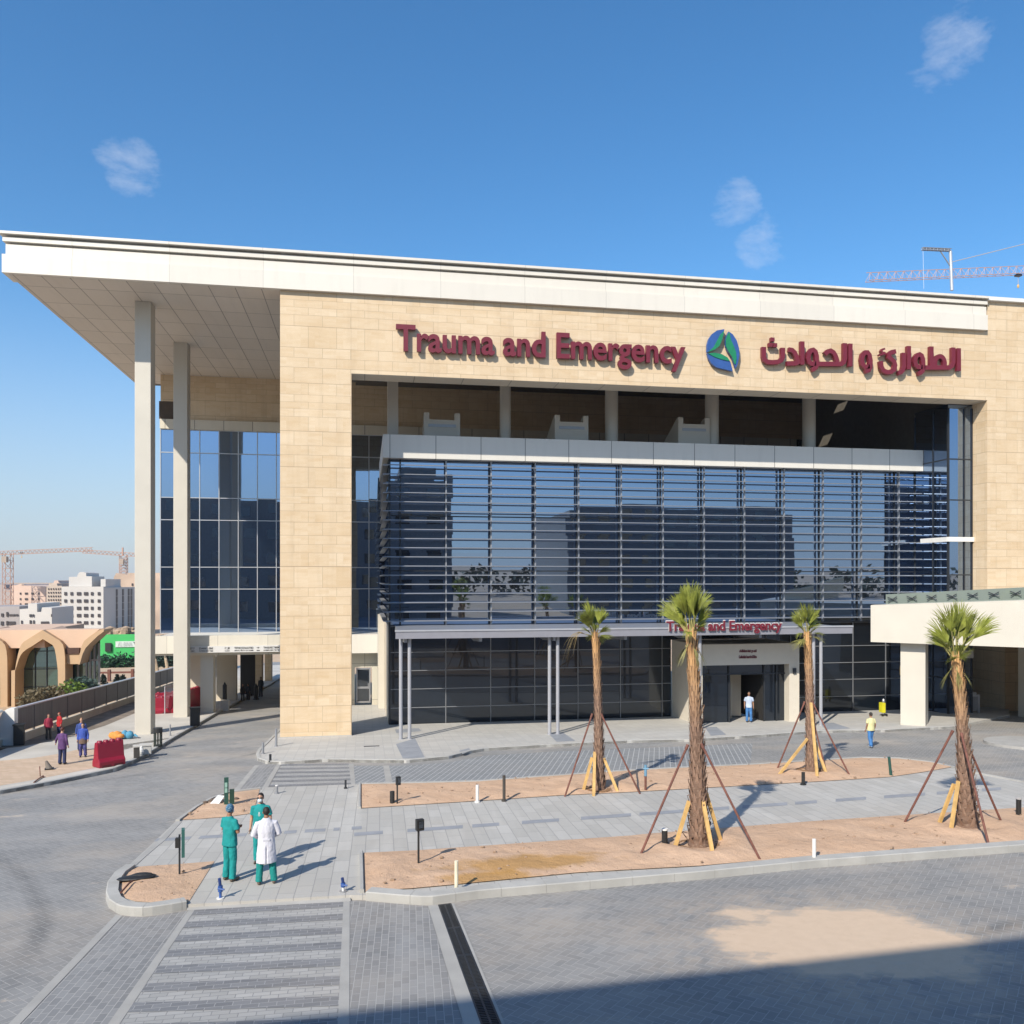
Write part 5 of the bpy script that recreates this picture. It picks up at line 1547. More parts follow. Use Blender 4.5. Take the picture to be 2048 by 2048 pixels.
def fan(mb, ms, base, d, plen, L, spread, nl, seed, droop=.25, side=None):
    rr = random.Random(seed); base = Vector(base); d = Vector(d).normalized()
    hub = base + d * plen + Vector((0, 0, -.03 * plen))
    ms.tube([base, base + d * plen * .5, hub], [.024, .018, .013], 5)
    s = d.cross(Vector((0, 0, 1))); s = side or (s.normalized() if s.length > .1 else Vector((1, 0, 0)))
    up = s.cross(d).normalized()
    for i in range(nl):
        f = (i + .5) / nl * 2 - 1; a = f * spread + rr.uniform(-.02, .02)
        ld = (d * math.cos(a) + s * math.sin(a) + up * (.18 * abs(f) + rr.uniform(-.05, .05))).normalized()
        l_ = L * (1 - .28 * abs(f) ** 1.5) * rr.uniform(.88, 1.08)
        w = .0115 * L / .8; wd = ld.cross(up); wd = wd.normalized() if wd.length > .1 else s
        dr_ = droop * rr.uniform(.6, 1.5)
        pts = []
        for t_, ww in ((.02, .35), (.35, 1.0), (.68, .8), (.88, .4), (1.0, .06)):
            p = hub + ld * (l_ * t_) + Vector((0, 0, -dr_ * l_ * max(0, t_ - .35) ** 2 * 1.8))
            pts.append((p - wd * w * ww, p + wd * w * ww, p + up * w * ww * .55))
        for k in range(4):
            a0, b0, c0 = pts[k]; a1, b1, c1 = pts[k + 1]
            mb.add([a0, c0, c1, a1], [(0, 1, 2, 3)]); mb.add([c0, b0, b1, c1], [(0, 1, 2, 3)])
PL = ['slim palm on the upper sand bed left of the tallest palm', 'tallest palm with the thickest trunk in the lower sand bed', 'slim palm at the right end of the upper sand bed with one drooping pale fan', 'right palm with spread fans in front of the cream porch']
WB = [(22, 15, 13), (38, 25, 20), (20, 16, 13), (38, 22, 19)]
FR = [ # (px of tip x, y) lists relative in photo points: tips the fans reach to, plus length class
    [(1098, 1140), (1110, 1130), (1122, 1131), (1133, 1140), (1146, 1155), (1152, 1172), (1150, 1198), (1140, 1205), (1110, 1205), (1098, 1182), (1105, 1150), (1138, 1150)],
    [(1250, 1122), (1268, 1108), (1284, 1097), (1302, 1092), (1318, 1096), (1328, 1110), (1334, 1132), (1338, 1160), (1262, 1150), (1272, 1178), (1290, 1104), (1312, 1100), (1326, 1172), (1280, 1140), (1300, 1120)],
    [(1502, 1140), (1514, 1134), (1526, 1134), (1538, 1140), (1549, 1142), (1545, 1165), (1553, 1195), (1540, 1180), (1500, 1160), (1510, 1150)],
    [(1770, 1145), (1790, 1130), (1800, 1121), (1815, 1130), (1832, 1140), (1848, 1142), (1876, 1148), (1868, 1160), (1760, 1180), (1764, 1195), (1780, 1160), (1842, 1190), (1836, 1215), (1812, 1145), (1822, 1225), (1795, 1230)]]
PG = 'palms in the sand beds'
for i, p in enumerate(PALMS):
    g = p['g'].copy(); g.z = gz(g.x, g.y) + .05
    td = dist(g); topv = F(p['t'][0], p['t'][1], g.y)
    o = thing('palm_tree', PL[i], 'palm tree', tuple(g), PG)
    p['top'] = topv
    px2m = td * K / FPX
    r0, r1, r2 = [w * px2m / 2 for w in WB[i]]
    rr = random.Random(i + 11); H = topv.z - g.z
    def axis(t_):
        return g.lerp(topv, t_) + Vector((math.sin(t_ * 3.1) * .05, 0, 0))
    def rad(t_):
        if t_ < .12: return r0 * (1.0 + .25 * (1 - t_ / .12))
        if t_ < .6: return r0 + (r1 - r0) * (t_ - .12) / .48
        return r1 + (r2 - r1) * (t_ - .6) / .4
    mb = MB(); N = 46
    mb.tube([axis(k / N) for k in range(N + 1)], [rad(k / N) * (.88 + .05 * math.sin(k * 2.4)) for k in range(N + 1)], 14)
    rows = int(H / .135)
    for k in range(rows):
        t_ = .03 + .95 * k / rows; nb_ = 7; 
        for q in range(nb_):
            if rr.random() < .06: continue
            a = 2 * math.pi * (q + .5 * (k % 2)) / nb_ + rr.uniform(-.12, .12) + k * .05
            r = rad(t_); c = axis(t_); out = Vector((math.cos(a), math.sin(a), 0)); tg = Vector((-math.sin(a), math.cos(a), 0))
            w = r * 2.7 / nb_ * rr.uniform(.8, 1.1); h = .22 * rr.uniform(.8, 1.3) * (1.25 if t_ > .6 else 1); st = (.030 + .035 * rr.random() ** 2 + (.05 if rr.random() < .05 else 0)) * (r / .28 + .3)
            b0 = c + out * r * .86; tip = c + out * (r * .92 + st) + Vector((0, 0, h))
            vs = [b0 - tg * w * .55, b0 + tg * w * .55, tip + tg * w * .22, tip - tg * w * .22, c + out * r * .8 + Vector((0, 0, h * .9)) - tg * w * .3, c + out * r * .8 + Vector((0, 0, h * .9)) + tg * w * .3, b0 + out * r * .16 + Vector((0, 0, h * .45))]
            mb.add(vs, [(0, 1, 6), (1, 2, 6), (2, 3, 6), (3, 0, 6), (3, 2, 5, 4)], 1)
    mb.build('trunk', [bark('palm_bark_' + 'abcd'[i], topv.z, g.z), bark('palm_boot_' + 'abcd'[i], topv.z, g.z, 1.6)], o, fix=False)
    mb = MB(); ms = MB()
    core = topv - Vector((0, 0, .15))
    for q, (fx_, fy_) in enumerate(FR[i]):
        dy = rr.uniform(-.75, .75)
        tip = F(fx_, fy_, g.y + dy); d = tip - core; Lt = d.length
        fl = min(.95, max(.5, Lt * .62)); pl = max(.12, Lt - fl)
        fan(mb, ms, core + Vector((rr.uniform(-.06, .06), rr.uniform(-.06, .06), rr.uniform(-.1, .1))), d, pl, fl * 1.08, rr.uniform(.38, .6) if i != 3 else rr.uniform(.45, .75), 40 if i != 3 else 30, q + 40 * i, .22, Vector((math.cos(q * 1.9), math.sin(q * 1.9), 0)).cross(d.normalized()).normalized().cross(d.normalized()).normalized())
    for q in range(4):
        a = q * 1.57 + i; d = Vector((math.cos(a) * .75, math.sin(a) * .75, rr.uniform(.1, 1.6)))
        fan(mb, ms, core, d, .2, rr.uniform(.4, .62), .42, 34, q + 90 + 40 * i, .7)
    mb.build('crown', FROND, o, fix=False); ms.build('frond_stems', PETI, o)
    mb = MB(); ms = MB()
    if i == 0: fan(mb, ms, core, Vector((-.75, -.15, .18)), .35, .85, .35, 12, 5, 1.3)
    elif i == 2:
        fan(mb, ms, core, F(1498, 1222, g.y - .5) - core, .25, .75, .75, 20, 6, .2); fan(mb, ms, core, F(1548, 1205, g.y - .5) - core, .2, .6, .5, 14, 8, .3)
    else:
        for q in range(5): 
            a = q * 1.3 + i; fan(mb, ms, core, Vector((math.cos(a) * .5, math.sin(a) * .5, -.9)), .3, .55, .25, 7, q + 5, .2)
    dfo = mb.build('drooping_fronds', FRONDD if i in (0,) else leafmat('old_frond_' + 'abcd'[i], (.26, .25, .08)), o, fix=False)
    ms.build('dry_stems', PETI, dfo)
    # soil ring left by planting
    mb = MB()
    for k in range(24):
        a = 2 * math.pi * k / 24; r = r0 * 2.1 * (1 + .1 * math.sin(3 * a)); 
        c = Vector((g.x + r * math.cos(a), g.y + r * .9 * math.sin(a), 0))
        mb.ell((c.x, c.y, gz(c.x, c.y) + .13), (.13, .08, .035), 6)
    tag(mb.build('soil_ring', plain('damp_soil_' + 'abcd'[i], (.20, .115, .06), .95, var=.3, scale=6)), 'ring of dark damp soil round the foot of the ' + PL[i].split(' on ')[0].split(' in ')[0].split(' at ')[0].split(' with ')[0] + ['', ' (tallest)', '', ''][i].replace(' (tallest)', '') + [' nearest the crossing', '', ' in the far bed', ' by the porch'][i], 'soil', 'planting rings', 'stuff')
PROPS = {0: ([((1117, 1348), (1066, 1502), 'left'), ((1134, 1347), (1207, 1497), 'right')], [((1117, 1429), (1100, 1493), 'left'), ((1122, 1419), (1120, 1501), 'front'), ((1139, 1430), (1165, 1494), 'right')]),
         1: ([((1297, 1407), (1208, 1614), 'left'), ((1324, 1405), (1434, 1622), 'right')], [((1300, 1511), (1272, 1603), 'left'), ((1324, 1499), (1345, 1613), 'front'), ((1331, 1493), (1361, 1590), 'right')]),
         2: ([((1518, 1325), (1465, 1454), 'left'), ((1533, 1325), (1604, 1465), 'right'), ((1532, 1350), (1560, 1461), 'rear')], [((1523, 1394), (1468, 1464), 'left'), ((1530, 1326), (1542, 1468), 'front'), ((1537, 1397), (1560, 1463), 'right')]),
         3: ([((1797, 1380), (1705, 1555), 'left'), ((1817, 1385), (1892, 1557), 'right'), ((1814, 1385), (1866, 1596), 'front')], [((1800, 1479), (1770, 1559), 'left'), ((1808, 1474), (1793, 1573), 'front')])}
PN = ['palm left of the tallest one', 'tallest palm', 'slim palm right in the upper bed', 'palm beside the porch']
for i, (st, ti) in PROPS.items():
    g = PALMS[i]['g']
    for kind, lst in (('s', st), ('t', ti)):
        for (a, b2, side) in lst:
            bt = G(*b2, dz=.10); tp = F(a[0], a[1], g.y + (bt.y - g.y) * .12)
            o_n = 'steel_prop' if kind == 's' else 'timber_prop'
            o = thing(o_n, ('rusty steel pole propping the %s side of the %s' if kind == 's' else 'pale timber prop, %s side of the %s') % (side, PN[i]), 'prop', tuple(bt), 'rusty steel palm props' if kind == 's' else 'timber palm props')
            mb = MB(); d = (tp - bt).normalized()
            if kind == 's': mb.tube([bt - d * .1, tp], .030, 10); mb.build('pole', RUST, o); m2 = MB(); m2.tube([tp - d * .1, tp + d * .03], .04, 10); m2.build('end_cap', RUST, o)
            else:
                s_ = d.cross(Vector((0, 1, 0))).normalized(); u2 = s_.cross(d)
                q = [bt - d * .08 + s_ * .045 + u2 * .03, bt - d * .08 - s_ * .045 + u2 * .03, bt - d * .08 - s_ * .045 - u2 * .03, bt - d * .08 + s_ * .045 - u2 * .03]
                mb.prism(q, (tp - bt) + d * .08); mb.build('post', TIMBER, o)

# ------------------------------------------------------------------ small posts, pipes and bollards
def px_h(base, y1, dz=.1):
    b2 = G(base[0], base[1], dz); return b2, F(base[0], y1, b2.y).z
def post(name, label, cat, base, ytop, r, mat, group=None, top=None, lean=0.0, dz=.1, capm=None, sq=False):
    b2, zt_ = px_h(base, ytop, dz)
    o = thing(name, label, cat, tuple(b2), group)
    tp = Vector((b2.x + lean, b2.y, zt_)); mb = MB()
    if sq: mb.box(b2.x - r, b2.x + r, b2.y - r, b2.y + r, b2.z - .05, zt_)
    else: mb.tube([b2 - Vector((0, 0, .05)), b2.lerp(tp, .5), tp], r, 12)
    mb.build('shaft', mat, o)
    if capm:
        mb = MB(); mb.tube([tp - Vector((0, 0, r * .35)), tp + Vector((0, 0, .01))], r * 1.12, 12); mb.build('cap', capm, o)
    mb = MB(); mb.tube([b2 - Vector((0, 0, .02)), b2 + Vector((0, 0, .025))], r * 1.7, 12); mb.build('base_plate', mat, o)
    return o, b2, tp
post('path_bollard', 'short thick black bollard beside the lamp stake in the upper bed', 'bollard', (740, 1517), 1493, .075, BLACKP)
def spike_lamp(label, base, ytop, hw, hh):
    o, b2, tp = post('garden_spotlight', label, 'spotlight', base, ytop, .025, BLACKP, 'spotlights on stakes')
    mb = MB(); mb.obox(tp + Vector((.03, 0, -hh * .4)), hw, hw * .7, hh, .3); h = mb.build('lamp_head', BLACKP, o)
    mb = MB(); mb.obox(tp + Vector((.03 + hw * .3, -hw * .75, -hh * .3)), hw * .6, .008, hh * .6, .3); mb.build('lens', GLASSD, h)
spike_lamp('slim black spotlight stake at the left end of the upper bed', (749.5, 1517.5), 1470, .07, .13)
spike_lamp('tall black spotlight stake at the left end of the lower bed', (789.6, 1632), 1552, .09, .13)
post('irrigation_pipe', 'white standpipe in the upper sand bed', 'pipe', (900.5, 1513), 1481, .05, WHITE, 'white standpipes')
post('irrigation_pipe', 'white standpipe at the kerb of the lower bed near its left end', 'pipe', (861, 1679), 1624, .042, plain('cream_pipe', (.72, .66, .50), .5), 'white standpipes')
post('irrigation_pipe', 'white standpipe between the two big palms in the lower bed', 'pipe', (1536, 1623), 1583, .045, WHITE, 'white standpipes')
post('irrigation_post', 'tall dark post right of the white standpipe in the upper bed', 'post', (951, 1511), 1463, .05, plain('dark_bronze', (.06, .052, .045), .5))
o, b2, tp = post('water_tap', 'brown standpipe with a blue tap between the two palms', 'tap', (1218, 1491), 1450, .04, RUST)
mb = MB(); mb.tube([tp - Vector((0, 0, .25)), tp + Vector((0, 0, .12))], .05, 10); mb.tube([tp + Vector((-.09, 0, 0)), tp + Vector((.09, -.05, 0))], .03, 8); mb.build('tap_body', plain('tap_blue', (.12, .25, .36), .4), o)
post('path_bollard', 'short black bollard with a pale cap left of the tallest palm', 'bollard', (1254, 1592), 1564, .075, BLACKP, capm=WHITE, dz=.2)
post('path_bollard', 'short dark bollard at the foot of the slim right palm', 'bollard', (1515.5, 1480), 1457, .06, BLACKP)
post('path_bollard', 'dark green leaning post near the rounded end of the upper bed', 'bollard', (1681, 1463), 1428, .05, GREENSIGN, lean=-.08)
post('path_bollard', 'black square bollard with glass top at the right edge', 'bollard', (1922, 1540), 1506, .07, BLACKP, capm=SILVER)
post('path_bollard', 'small grey bollard at the near left corner of the far crossing', 'bollard', (522, 1496.5), 1482, .045, GREYMETAL, capm=WHITE)
post('path_bollard', 'small dark bollard at the near right corner of the far crossing', 'bollard', (652, 1487), 1471.5, .035, DARKMETAL)
post('path_bollard', 'thin grey bollard beside the rounded corner of the building pavement', 'bollard', (496, 1422), 1401, .055, GREYMETAL)
post('path_bollard', 'short dark bollard just inside the rounded pavement corner', 'bollard', (510, 1436), 1423, .05, DARKMETAL)
post('path_bollard', 'small grey bollard at the left foot of the big stone pillar', 'bollard', (521, 1408), 1375, .055, GREYMETAL)
# sign posts in the left beds
b2, zt_ = px_h((338.7, 1652), 1566)
o = thing('sign_post', 'thin dark post with a narrow green board in the lower left bed', 'sign', tuple(b2))
mb = MB(); mb.tube([b2 - Vector((0, 0, .1)), Vector((b2.x, b2.y, zt_ - .1))], .022, 8); mb.build('pole', DARKMETAL, o)
mb = MB(); mb.obox((b2.x + .075, b2.y + .02, zt_ - .30), .035, .09, .32, .2); mb.build('board', plain('teal_board', (.03, .11, .10), .45), o)
mb = MB(); mb.obox((b2.x - .03, b2.y - .03, zt_ - .28), .05, .05, .11); mb.build('meter_box', BLACKP, o)
b2, zt_ = px_h((427, 1521), 1470)
o = thing('sign_post', 'dark green double post with small pale panels in the upper left bed', 'sign', tuple(b2))
mb = MB(); mb.obox((b2.x, b2.y, (b2.z + zt_) / 2), .065, .05, (zt_ - b2.z) / 2 + .05, .2); mb.build('board', GREENSIGN, o)
mb = MB(); mb.obox((b2.x + .16, b2.y + .05, b2.z + (zt_ - b2.z) * .3), .07, .05, (zt_ - b2.z) * .3, .2); mb.build('short_board', plain('deep_green', (.015, .05, .035), .5), o)
mb = MB()
for q in (.62, .78): mb.obox((b2.x - .0, b2.y - .06, b2.z + (zt_ - b2.z) * q), .04, .008, .09, .2)
mb.build('panel', plain('pale_green_panel', (.25, .42, .36), .5), o)
sh = thing('white_sheet', 'white sheet of board lying tilted on the upper left bed', 'board', tuple(G(410, 1512, .13)))
mb = MB(); q = [G(396, 1518, .12), G(413, 1518.5, .14), G(424, 1503, .30), G(411, 1502, .28)]; mb.prism(q, (0, 0, .03)); mb.build('sheet', WHITE, sh)
mb = MB(); rr = random.Random(4)
for (dx, dy) in ((-.35, -.1), (-.2, .1), (.55, .2), (.45, -.1)): mb.ell(G(410, 1512, .14) + Vector((dx, dy, 0)), (.1, .08, .07), 7)
mb.build('stones', plain('dark_stone', (.12, .09, .07), .9), sh)
spd = thing('spade', 'black spade lying on the sand of the lower left bed', 'spade', tuple(G(250, 1662, .16)))
mb = MB(); mb.tube([G(228, 1684, .17), G(244, 1666, .2), G(250, 1662, .2)], .02, 8); mb.build('handle', RUST, spd)
c = G(258, 1655, .19); mb = MB(); mb.ell(c, (.42, .17, .045), 16, Matrix.Rotation(.18, 3, 'Z')); mb.ell(c + Vector((.1, .06, .02)), (.25, .09, .06), 12); mb.build('blade', BLACKP, spd)
# blue taps on the walkway
for (px, py, yt, lb) in ((415.8, 1694, 1657, 'blue hydrant standpipe with a white cap base on the walkway beside the sand'), (647.5, 1681, 1656, 'blue and white standpipe on the walkway at the left end of the lower bed')):
    b2, zt_ = px_h((px, py), yt)
    o = thing('standpipe', lb, 'standpipe', tuple(b2), 'blue standpipes')
    h = zt_ - b2.z; mb = MB(); mb.tube([b2, b2 + Vector((0, 0, h * .45))], .028, 10); mb.build('pipe', BLUEP if px < 500 else WHITE, o)
    mb = MB(); mb.tube([b2 + Vector((0, 0, h * .32)), b2 + Vector((0, 0, h * .62))], .05, 10); mb.tube([b2 + Vector((-.05, -.03, h * .5)), b2 + Vector((.09, -.06, h * .46))], .02, 8); v = mb.build('valve', BLUEP, o)
    mb = MB(); mb.tube([b2 + Vector((0, 0, h * .55)), Vector((b2.x - .02, b2.y, zt_))], .032, 10); mb.build('riser', plain('navy_blue', (.015, .04, .16), .5), o)
    mb = MB(); mb.tube([b2 - Vector((0, 0, .01)), b2 + Vector((0, 0, .006))], .08, 14); mb.build('base_cover', WHITE if px < 500 else GREYMETAL, o)
mb = MB(); q = G(701, 1408, .103); mb.box(q.x - .35, q.x + .35, q.y - .07, q.y + .07, q.z - .02, q.z + .012)
tag(mb.build('drain_slot', DARKMETAL), 'small black drain slot in the pavement right of the stone pillar', 'drain')

# ------------------------------------------------------------------ plastic barriers and other site things on the left
def barrier(c, L, H, rz, label, name='road_barrier', m=REDP, parts=True):
    o = thing(name, label, 'barrier', tuple(c), 'red plastic barriers', rz, local=True)
    mb = MB(); a, b3, t_ = .30, .20, .12; l2 = L / 2
    sec = [(-a, 0), (-a, H * .22), (-b3, H * .36), (-t_, H * .92), (-t_ * .8, H), (t_ * .8, H), (t_, H * .92), (b3, H * .36), (a, H * .22), (a, 0)]
    mb.prism([(-l2, y, z) for y, z in sec], (L, 0, 0)); ob = mb.build('body', m, o)
    bv = ob.modifiers.new('bevel', 'BEVEL'); bv.width = .025; bv.segments = 2; bv.limit_method = 'ANGLE'
    if parts:
        for k in range(4):
            mb = MB(); x = -l2 + L * (k + .6) / 4.2; mb.tube([(x, 0, H - .02), (x, 0, H + .06)], [.12, .09], 12); mb.build('filler_cap', m, o)
    mb = MB()
    for s_ in (-1, 1): mb.box(s_ * l2 * .45 - .18, s_ * l2 * .45 + .18, -a - .004, a + .004, -.01, .09)
    mb.build('fork_slot', plain('dark_red_' + str(len(MATS)), (.10, .005, .01), .6), o)
    return o
bl_, br_ = G(175, 1455, .12), G(229, 1437, .12)
mid = (bl_ + br_) / 2
barrier(mid + Vector((.0, .2, 0)), (br_ - bl_).length * .50, .98, math.atan2(br_.y - bl_.y, br_.x - bl_.x) * .55, 'dark red plastic road barrier standing alone on the kerb')
k0 = G(308, 1346, .1)
for k, (px, py, rz, lb) in enumerate(((298, 1346, .25, 'red plastic barrier left of the mesh gate between the tall columns'), (318, 1341, .2, 'red plastic barrier right of the mesh gate, half behind the second column'), (306, 1335, .35, 'red plastic barrier standing behind the mesh gate'))):
    barrier(G(px, py, .1), 1.9, 1.0, rz, lb)
for k in range(4):
    c = G(364, 1346, .1)
    o = barrier(c + Vector((.10 * k - .2, .55 * k, 0)), 1.7, 1.55 - .22 * abs(k - 1.2) , 1.35, ['red barrier standing on end, nearest in the stack behind the second column', 'tallest red barrier in the stack behind the second column', 'third red barrier in the stack behind the second column', 'rearmost red barrier in the stack behind the second column'][k])
ga = thing('mesh_gate', 'galvanised mesh barrier gate standing between the two tall columns', 'gate', tuple(G(310, 1348, .1)))
p0, p1 = G(311, 1347, .1), G(330, 1343, .1); zt_ = F(311, 1296, p0.y).z
mb = MB()
for q in (p0, p1): mb.tube([q, Vector((q.x, q.y, zt_))], .035, 8)
for z in (p0.z + .35, zt_): mb.tube([Vector((p0.x, p0.y, z)), Vector((p1.x, p1.y, z))], .03, 8)
mb.build('frame', SILVER, ga)
mb = MB()
for k in range(1, 14): q = p0.lerp(p1, k / 14); mb.tube([Vector((q.x, q.y, p0.z + .35)), Vector((q.x, q.y, zt_))], .008, 4)
for k in range(1, 12): z = p0.z + .35 + (zt_ - p0.z - .35) * k / 12; mb.tube([Vector((p0.x, p0.y, z)), Vector((p1.x, p1.y, z))], .008, 4)
mb.build('mesh', GREYMETAL, ga)
def crate(name, label, cat, base, w, h, d, m, lid=None, dz=.12, rz=.25):
    b2 = G(*base, dz); o = thing(name, label, cat, tuple(b2))
    mb = MB(); mb.obox(b2 + Vector((0, d / 2, h / 2)), w / 2, d / 2, h / 2, rz); ob = mb.build('body', m, o)
    bv = ob.modifiers.new('bevel', 'BEVEL'); bv.width = .03; bv.segments = 2
    mb = MB(); mb.obox(b2 + Vector((0, d / 2, h + .02)), w / 2 + .03, d / 2 + .03, .03, rz); mb.build('lid', lid or m, o)
    return o
crate('cable_box', 'small dark box at the kerb by the foot of the nearest tall column', 'box', (256, 1431), .24, .48, .3, plain('dark_box', (.05, .045, .04), .6), CONC)
crate('concrete_block', 'grey concrete box at the right foot of the nearest tall column', 'box', (273, 1424), .45, .38, .4, CONC)
bgm = G(263, 1427, .12); o = thing('white_bag', 'small white bag between two boxes at the column foot', 'bag', tuple(bgm))
mb = MB(); mb.ell(bgm + Vector((0, .2, .17)), (.14, .14, .19), 12); mb.ell(bgm + Vector((.03, .2, .36)), (.05, .05, .06), 8); mb.build('sack', WHITE, o)
lt = thing('litter_bin', 'black slatted bin with a lantern top beside the nearest tall column', 'bin', tuple(G(298, 1408, .12)))
q = G(298, 1408, .12); zt_ = F(298, 1373, q.y).z; mb = MB()
for k in range(10): a = k * .628; mb.tube([q + Vector((.17 * math.cos(a), .17 * math.sin(a), 0)), Vector((q.x + .17 * math.cos(a), q.y + .17 * math.sin(a), zt_ - .1))], .022, 6)
mb.build('slats', plain('bin_green', (.02, .03, .025), .5), lt)
mb = MB(); mb.tube([Vector((q.x, q.y, zt_ - .22)), Vector((q.x, q.y, zt_))], .2, 16); mb.tube([q, q + Vector((0, 0, .06))], .19, 16); mb.build('rim', BLACKP, lt)
post('path_bollard', 'thin grey pipe with a crossbar between the two tall columns', 'bollard', (321, 1387), 1367, .035, GREYMETAL, dz=.12)
crate('wheel_bin', 'dark wheeled bin close behind the second tall column', 'bin', (366, 1370), .5, .95, .5, BLACKP)
crate('waste_bin', 'black waste bin by the white fence pillar', 'bin', (33, 1407), .45, .95, .4, BLACKP, dz=.1)
for (px, py, sx, m, lb) in ((222, 1394, .55, plain('orange_cloth', (.60, .24, .05), .8, var=.2), 'crumpled orange sack on the pavement left of the tall column'), (241, 1393, .45, plain('blue_cloth', (.07, .25, .38), .8, var=.2), 'crumpled blue sack beside the orange one')):
    q = G(px, py, .12); o = thing('sack', lb, 'sack', tuple(q)); mb = MB(); rr = random.Random(px)
    for k in range(5): mb.ell(q + Vector((rr.uniform(-.5, .5) * sx, rr.uniform(-.3, .3) * sx, .16)), (sx * rr.uniform(.35, .55), sx * .35, .17 * rr.uniform(.7, 1.5)), 9)
    mb.build('cloth', m, o, smooth=True); mb = MB(); mb.tube([q + Vector((sx * .7, 0, .15)), q + Vector((sx * 1.1, -.1, .1))], [.08, .02], 8); mb.build('neck', m, o)
q = G(93, 1451, .12); o = thing('cone_stub', 'small dark broken cone stub on the sandy paving', 'cone', tuple(q)); mb = MB(); mb.tube([q, q + Vector((-.12, 0, .33))], [.13, .04], 12); mb.build('cone', plain('stub_grey', (.16, .14, .12), .8), o); mb = MB(); mb.obox(q + Vector((0, 0, .02)), .16, .14, .02, .3); mb.build('base_plate', BLACKP, o)
q = G(74, 1466, .12); o = thing('reinforcing_bar', 'bent dark steel bar lying on the sandy paving', 'bar', tuple(q)); mb = MB(); mb.tube([G(64, 1476, .13), G(72, 1470, .14), q + Vector((.1, .1, .02)), G(82, 1466, .13)], .025, 6); mb.tube([q + Vector((0, .1, 0)), q + Vector((-.02, .1, .38))], .018, 6); mb.build('bar', RUST, o)
# porch things
q = G(1666, 1351, .1); zt_ = F(1667, 1320, q.y).z; o = thing('cleaning_trolley', 'bright yellow cleaning trolley at the left foot of the porch column', 'trolley', tuple(q))
mb = MB(); mb.obox(q + Vector((-.05, 0, .50)), .10, .16, .28); ob = mb.build('bucket', plain('bright_yellow', (.58, .54, .02), .45), o)
mb = MB(); mb.tube([q + Vector((.1, 0, .1)), Vector((q.x + .05, q.y, zt_))], .02, 8); mb.ell((q.x + .03, q.y, zt_ - .08), (.08, .08, .14), 10); mb.build('mop', GREYMETAL, o)
for s_ in (-1, 1):
    mb = MB(); mb.tube([q + Vector((s_ * .13 - .02, -.15, .08)), q + Vector((s_ * .13 + .02, -.15, .08))], .08, 12); mb.build('wheel', BLACKP, o)
q = G(1836, 1345, .1); zt_ = F(1836, 1311, q.y).z; o = thing('ticket_stand', 'grey free-standing panel in the shade of the porch', 'stand', tuple(q))
mb = MB(); hh = zt_ - q.z
for s_ in (-1, 1): mb.box(q.x + s_ * .36 - .05, q.x + s_ * .36 + .05, q.y - .05, q.y + .05, q.z - .05, zt_)
mb.box(q.x - .31, q.x + .31, q.y - .05, q.y + .05, zt_ - .1, zt_); mb.build('frame', SILVER, o)
mb = MB(); mb.box(q.x - .31, q.x + .31, q.y - .02, q.y + .02, q.z + .1, zt_ - .1); mb.build('panel', GREYMETAL, o)
mb = MB(); mb.ell((q.x, q.y, zt_ + .08), (.25, .12, .1), 10); mb.build('dispenser', SILVER, o)
# things in the passage
for (px, py, yt, lb) in ((424, 1334, 1292, 'dark post on a pale block in front of the passage wall'), (483, 1319, 1294, 'dark bollard in the mouth of the passage')):
    o, b2, tp = post('dark_post', lb, 'post', (px, py), yt, .14, BLACKP, dz=.1)
    mb = MB(); mb.tube([tp, tp + Vector((0, 0, .2))], [.1, .01], 10); mb.build('finial', BLACKP, o)
q = G(426, 1337, .1); mb = MB(); mb.box(q.x - .25, q.x + .25, q.y - .5, q.y - .1, q.z - .1, q.z + .6); tag(mb.build('concrete_block', CONC), 'pale concrete block at the kerb of the passage', 'block')

# ------------------------------------------------------------------ people
SKIN = plain('skin', (.42, .24, .16), .6, var=.05); SKIND = plain('tanned_skin', (.27, .14, .085), .6, var=.05)
HAIR = plain('dark_hair', (.022, .017, .014), .7); HAIRG = plain('greyish_hair', (.13, .11, .10), .7); SHOE = plain('brown_shoe', (.11, .085, .065), .6); SHOEB = plain('black_shoe', (.02, .02, .022), .5)
TEAL = plain('teal_scrubs', (.004, .235, .235), .85, var=.12, scale=7); TEALD = plain('green_scrub_trousers', (.004, .20, .185), .85, var=.12, scale=7)
def finish(me, name, mats, classify, parent, smooth=True):
    for m in mats: me.materials.append(m)
    if classify:
        for p in me.polygons: p.material_index = classify(p.center)
    if smooth: me.shade_smooth()
    ob = bpy.data.objects.new(name, me); COL.objects.link(ob); ob.parent = parent
    ORG[ob.name] = Vector((0, 0, 0))
    return ob
